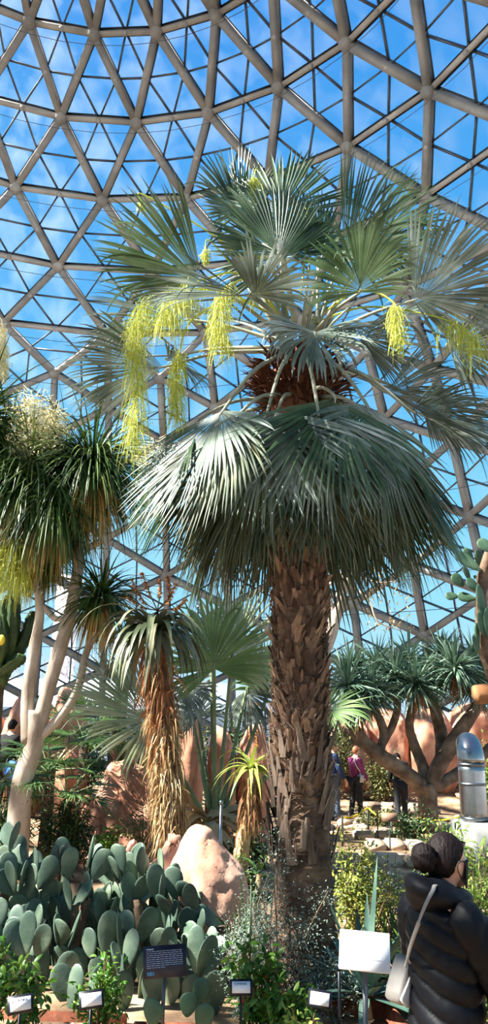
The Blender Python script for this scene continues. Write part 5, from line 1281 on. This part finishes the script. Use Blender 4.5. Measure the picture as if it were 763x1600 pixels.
    me = fuse(mb, vox * k); me.materials.append(MATS['skin']); body = link('body', me, t)
    # hair: a cap over the top and the back of the head
    hm = MB(); sphere(hm, (0, 0, 0), 1, 24, 16)
    vv = hm.v[0]; yy, zz = vv[:, 1], vv[:, 2]
    lim = np.clip((yy - 0.15) * 1.2 + 0.1, -0.55 - hairlen, 0.62)
    z_ = np.maximum(zz, lim); wv = 1 + 0.025 * np.sin(vv[:, 0] * 40 + zz * 3)
    vv = np.stack([vv[:, 0] * 0.083 * wv, (yy * 0.102 - 0.006) * 1.0, z_ * 0.118 + 0.008], 1) * k
    hm.v[0] = vv @ q + np.array(tuple(hc)); hm.build('hair', hair, t)
    for s in (1, -1):
        em = MB(); sphere(em, fr(s * 0.03, 0.083, 0.008), 0.011 * k, 10, 8); em.build('eye', 'sclera', t)
        em2 = MB(); c_ = fr(s * 0.083, 0, 0)
    return t, W, fr, arm_pts, leg_pts, k, f, r, q
def dress(h, top_m, leg_m, puffy=0.0):
    t, W, fr, ap, lp, k, f, r, q = h
    P_ = [W(0, 0, 0.93), W(0, 0, 1.08), W(0, 0, 1.26), W(0, -0.01, 1.39), W(0, 0, 1.455)]; R = [.175, .16, .168, .125, .08]; E_ = [(0, 1), (1, 2), (2, 3), (3, 4)]
    for sh_, el, wr, s in ap:
        n_ = len(P_); P_ += [sh_, el, wr]; R += [.085, .07, .052]; E_ += [(3, n_), (n_, n_ + 1), (n_ + 1, n_ + 2)]
    V, F = skin_mesh(P_, E_, [x * k for x in R]); mb = MB(); mb.add(np.array(V), F); mb.build('jacket', top_m, t)
    P_ = [W(0, 0, 0.95)]; R = [.15]; E_ = []
    for hp_, kn, an, s in lp:
        n_ = len(P_); P_ += [hp_, kn, an + Vector((0, 0, -.02))]; R += [.11, .078, .066]; E_ += [(0, n_), (n_, n_ + 1), (n_ + 1, n_ + 2)]
    V, F = skin_mesh(P_, E_, [x * k for x in R]); mb = MB(); mb.add(np.array(V), F); mb.build('trousers', leg_m, t)
    for hp_, kn, an, s in lp:
        mb = MB(); c_ = an + f * 0.055 * k + Vector((0, 0, -.05 * k)); m_ = MB(); sphere(m_, (0, 0, 0), (.05 * k, .14 * k, .05 * k), 12, 8); mb.add(m_.v[0] @ q + np.array(tuple(c_)), m_.f[0]); mb.build('shoe', 'shoe', t)
def foot(u, Y):
    p = at(u, 1270, Y); return Vector((p.x, Y, gz(p.x, Y)))
h = human('person in a navy jacket and grey jeans, half hidden by the palm trunk', foot(521, 18.2), 0.3, 1.74, hair='blond_hair'); dress(h, 'navy_cloth', 'denim')
h = human('person in a plum jacket with a small white shoulder bag', foot(557, 18.6), 0.5, 1.62, hair='auburn_hair'); dress(h, 'plum_cloth', 'charcoal_cloth')
t, W = h[0], h[1]; mb = MB(); box(mb, W(0.19, 0.05, 0.98), (0.2, 0.12, 0.22), bev=0.05); bg_ = mb.build('shoulder_bag', 'white_bag', t)
mb = MB(); tube(mb, bez([W(0.19, 0.05, 1.08), W(0.19, -0.1, 1.25), W(0.12, -0.12, 1.4), W(0.08, 0.02, 1.49)], 5), 0.014, 6); mb.build('strap', 'white_bag', bg_)
h = human('person in black stooping under the dragon tree branch', foot(628, 18.0), 1.5, 1.66, lean=0.55, head_down=0.08, arms=((0.2, 0.12), (0.2, 0.12))); dress(h, 'black_cloth', 'charcoal_cloth')
h = human('person in black with a blue bag at the left edge of the view', foot(4, 13.8), 1.2, 1.66); dress(h, 'black_cloth', 'black_cloth')
t, W = h[0], h[1]; mb = MB(); box(mb, W(0.24, -0.14, 0.86), (0.26, 0.2, 0.3), bev=0.06); mb.build('bag', 'blue_cloth', t)

# ---------------------------------------------------------------- the woman in front
wp = at(697, 1500, 3.42); FA = 0.50
h = human('person in a long black quilted coat and black mask, dark hair in a bun', Vector((wp.x, 3.42, gz(wp.x, 3.42))), FA, 1.60, arms=((0.24, 0.13), (0.1, 0.1)), vox=0.009, stride=0.03)
t, W, fr, ap, lp, k, f, r, q = h
woman = t
# coat: rows of quilting between stitched seams
st_ = [(0.50, .225, .175, .0), (0.62, .222, .172, .0), (0.78, .214, .166, -.004), (0.92, .2, .158, -.008), (1.02, .182, .146, -.006), (1.10, .178, .142, -.002), (1.2, .19, .146, 0), (1.3, .196, .142, -.006), (1.37, .194, .134, -.012), (1.42, .155, .116, -.012), (1.465, .085, .082, -.005), (1.49, .07, .072, 0)]
zz = [s_[0] for s_ in st_]; NZ, NA = 150, 72; V = []; F = []
for i in range(NZ):
    z = zz[0] + (zz[-1] - zz[0]) * i / (NZ - 1); lat = np.interp(z, zz, [s_[1] for s_ in st_]); dep = np.interp(z, zz, [s_[2] for s_ in st_]); oy = np.interp(z, zz, [s_[3] for s_ in st_])
    for j in range(NA):
        a = 2 * PI * j / NA; x, y = math.cos(a), math.sin(a)
        zq = z + 0.07 * math.sin(a + PI / 2); ph = (zq / 0.088) % 1.0
        pf = (math.sin(PI * ph) ** 0.4 - 0.7) * 0.021 * min(1, (1.47 - z) / 0.1 if z < 1.47 else 0)
        pf += 0.004 * mnoise.noise(Vector((x * 5, y * 5, z * 16))) 
        sx_ = abs(x) ** 0.9 * (1 if x > 0 else -1); V.append(W(sx_ * (lat * 0.94 + pf), y * (dep * 0.94 + pf) + oy, z))
for i in range(NZ - 1):
    for j in range(NA): F.append((i * NA + j, i * NA + (j + 1) % NA, (i + 1) * NA + (j + 1) % NA, (i + 1) * NA + j))
mb = MB(); mb.add(arr(V), F); coat = mb.build('coat', 'black_nylon', t)
for sh_, el, wr, s in ap:
    C = bez([W(s * 0.10, -0.008, 1.385), W(s * 0.165, -0.006, 1.372), sh_ * 0.35 + el * 0.65 + r * s * 0.008, el + r * s * 0.004, el * 0.4 + wr * 0.6, wr + (wr - el) * 0.05], 14); P_ = arr(C); T = nrm(np.gradient(P_, axis=0)); V = []; F = []; n_ = 40; acc = 0
    for i in range(len(P_)):
        tt = i / (len(P_) - 1); a0 = np.array(tuple(f)); a0 = a0 - T[i] * np.dot(a0, T[i]); a0 /= np.linalg.norm(a0); b0 = np.cross(T[i], a0)
        acc += np.linalg.norm(P_[i] - P_[i - 1]) if i else 0
        R0 = np.interp(tt, [0, .12, .3, .6, .9, 1], [.06, .08, .08, .07, .058, .048])
        for j in range(n_):
            th = 2 * PI * j / n_; ph = ((acc + 0.035 * math.cos(th)) / 0.085) % 1.0
            pf = (math.sin(PI * ph) ** 0.4 - 0.7) * 0.012 + 0.006 * mnoise.noise(Vector((math.cos(th) * 3, math.sin(th) * 3, acc * 14)))
            V.append(P_[i] + a0 * (R0 + pf) * math.cos(th) + b0 * (R0 + pf) * math.sin(th))
    for i in range(len(P_) - 1):
        for j in range(n_): F.append((i * n_ + j, i * n_ + (j + 1) % n_, (i + 1) * n_ + (j + 1) % n_, (i + 1) * n_ + j))
    F.append(tuple(range(n_))[::-1]); F.append(tuple(range((len(P_) - 1) * n_, len(P_) * n_)))
    mb = MB(); mb.add(np.array(V), F); mb.build('sleeve', 'black_nylon', coat)
# hood lying round the neck, deeper at the back
V = []; F = []; NU, NV = 48, 20
for i in range(NU):
    a = 2 * PI * i / NU; bk = max(0, -math.sin(a)); tr_ = 0.042 + 0.030 * bk; hz = 1.47 + 0.022 * bk - 0.012 * max(0, math.sin(a))
    for j in range(NV):
        b = 2 * PI * j / NV; wv = 1 + 0.16 * math.sin(3 * b + 2.2 * math.cos(a)) + 0.08 * mnoise.noise(Vector((math.cos(a) * 3, math.sin(a) * 3, b * 1.5)))
        rr = 0.088 + 0.018 * bk + tr_ * math.cos(b) * wv; V.append(W(rr * math.cos(a) * 1.02, rr * math.sin(a) - 0.005, hz + tr_ * 1.02 * math.sin(b) * wv))
for i in range(NU):
    for j in range(NV): F.append((i * NV + j, ((i + 1) % NU) * NV + j, ((i + 1) % NU) * NV + (j + 1) % NV, i * NV + (j + 1) % NV))
mb = MB(); mb.add(arr(V), F); mb.build('hood', 'black_nylon', coat)
# bun
mb = MB(); m_ = MB(); sphere(m_, (0, 0, 0), (0.06 * k, 0.055 * k, 0.062 * k), 32, 20, lambda d: 1 + 0.07 * math.sin(7 * math.atan2(d.z, d.x) + 4 * d.y) + 0.05 * mnoise.noise(d * 4))
mb.add(m_.v[0] @ q + np.array(tuple(fr(0.0, -0.135, 0.022))), m_.f[0]); mb.build('hair_bun', 'dark_hair', t)
# mask with ear loops
V = []; F = []
for i in range(9):
    for j in range(13):
        a = -1.15 + 2.3 * j / 12; z = 0.008 - 0.112 * i / 8; rr = 0.082 + 0.028 * math.cos(a) ** 4 * (1 - abs(i / 8 - 0.35)); V.append(fr(math.sin(a) * 0.084, math.cos(a) * rr + 0.012 - 0.01 * i / 8, z))
for i in range(8):
    for j in range(12): F.append((i * 13 + j, i * 13 + j + 1, (i + 1) * 13 + j + 1, (i + 1) * 13 + j))
mb = MB(); mb.add(arr(V), F); mk = mb.build('face_mask', 'mask_black', t)
md = mk.modifiers.new('thick', 'SOLIDIFY'); md.thickness = 0.003
for s in (1, -1):
    mb = MB(); tube(mb, bez([fr(s * .078, .045, -.005), fr(s * .086, .015, .012), fr(s * .089, -.018, .0), fr(s * .086, -.012, -.035), fr(s * .074, .035, -.085)], 6), 0.0022, 6); mb.build('ear_loop', 'mask_black', mk)
# the shoulder bag on her far hip, strap over the near shoulder
bc = at(627, 1532, 3.5); 
bgt = thing('shoulder_bag', 'taupe shoulder bag with pale triangular flap, hanging behind the person in the quilted coat', 'bag', bc)
e1 = Vector((0.75, 0.66, 0)).normalized(); e2 = Vector((0.66, -0.75, 0)).normalized()
prof = [(-0.085, -0.075), (-0.05, -0.1), (0.06, -0.085), (0.07, 0.02), (0.045, 0.1), (0.03, 0.12), (0.0, 0.08), (-0.07, -0.03)]
def slab(prof_, th, off, scale=0.78):
    n_ = len(prof_); V = []
    for s, sc in ((-1, .9), (-.7, 1), (.7, 1), (1, .9)):
        for x, z in prof_: V.append(bc + e1 * x * sc * scale + Vector((0, 0, z * sc * scale)) + e2 * (th * s + off))
    F = [tuple(range(n_))[::-1], tuple(range(3 * n_, 4 * n_))]
    for a in range(3):
        for i in range(n_): F.append((a * n_ + i, a * n_ + (i + 1) % n_, (a + 1) * n_ + (i + 1) % n_, (a + 1) * n_ + i))
    mb = MB(); mb.add(arr(V), F); return mb
slab(prof, 0.04, 0).build('bag_body', 'taupe_leather', bgt, smooth=False)
slab([(-0.088, -0.06), (-0.04, -0.106), (0.005, -0.1), (0.0, -0.03), (0.012, 0.05), (-0.03, 0.0)], 0.006, 0.046).build('flap', 'taupe_light', bgt, smooth=False)
sv = [at(635, 1508, 3.44), at(642, 1480, 3.32), at(652, 1450, 3.27), at(664, 1418, 3.25), at(676, 1394, 3.26), at(686, 1384, 3.31), W(0.12, 0.02, 1.45), W(0.09, 0.09, 1.41), W(0.0, 0.165, 1.22), W(-0.16, 0.13, 1.0), W(-0.23, -0.02, 0.97), at(640, 1520, 3.6)]
C = bez(sv, 8); P_ = C; T = nrm(np.gradient(P_, axis=0)); ctr = np.array(tuple(W(0, 0, 0))); V = []
for i in range(len(P_)):
    o_ = P_[i] - ctr; o_[2] = 0; o_ = o_ / np.linalg.norm(o_); 
    if 1.40 * k < P_[i][2] - ctr[2]: o_ = o_ * 0.4 + np.array([0, 0, 0.9])
    s_ = np.cross(T[i], o_); s_ /= np.linalg.norm(s_); n_ = np.cross(s_, T[i])
    for a, b in ((-1, 0), (1, 0), (1, 1), (-1, 1)): V.append(P_[i] + s_ * 0.008 * a + n_ * 0.004 * b)
F = [(i * 4 + j, i * 4 + (j + 1) % 4, (i + 1) * 4 + (j + 1) % 4, (i + 1) * 4 + j) for i in range(len(P_) - 1) for j in range(4)]
mb = MB(); mb.add(np.array(V), F); mb.build('strap', 'taupe_leather', bgt, smooth=False)
mb = MB(); tube(mb, bez([at(633, 1512, 3.44), at(637, 1498, 3.43), at(642, 1505, 3.44)], 5), 0.005, 6); mb.build('buckle', 'hub_metal', bgt)
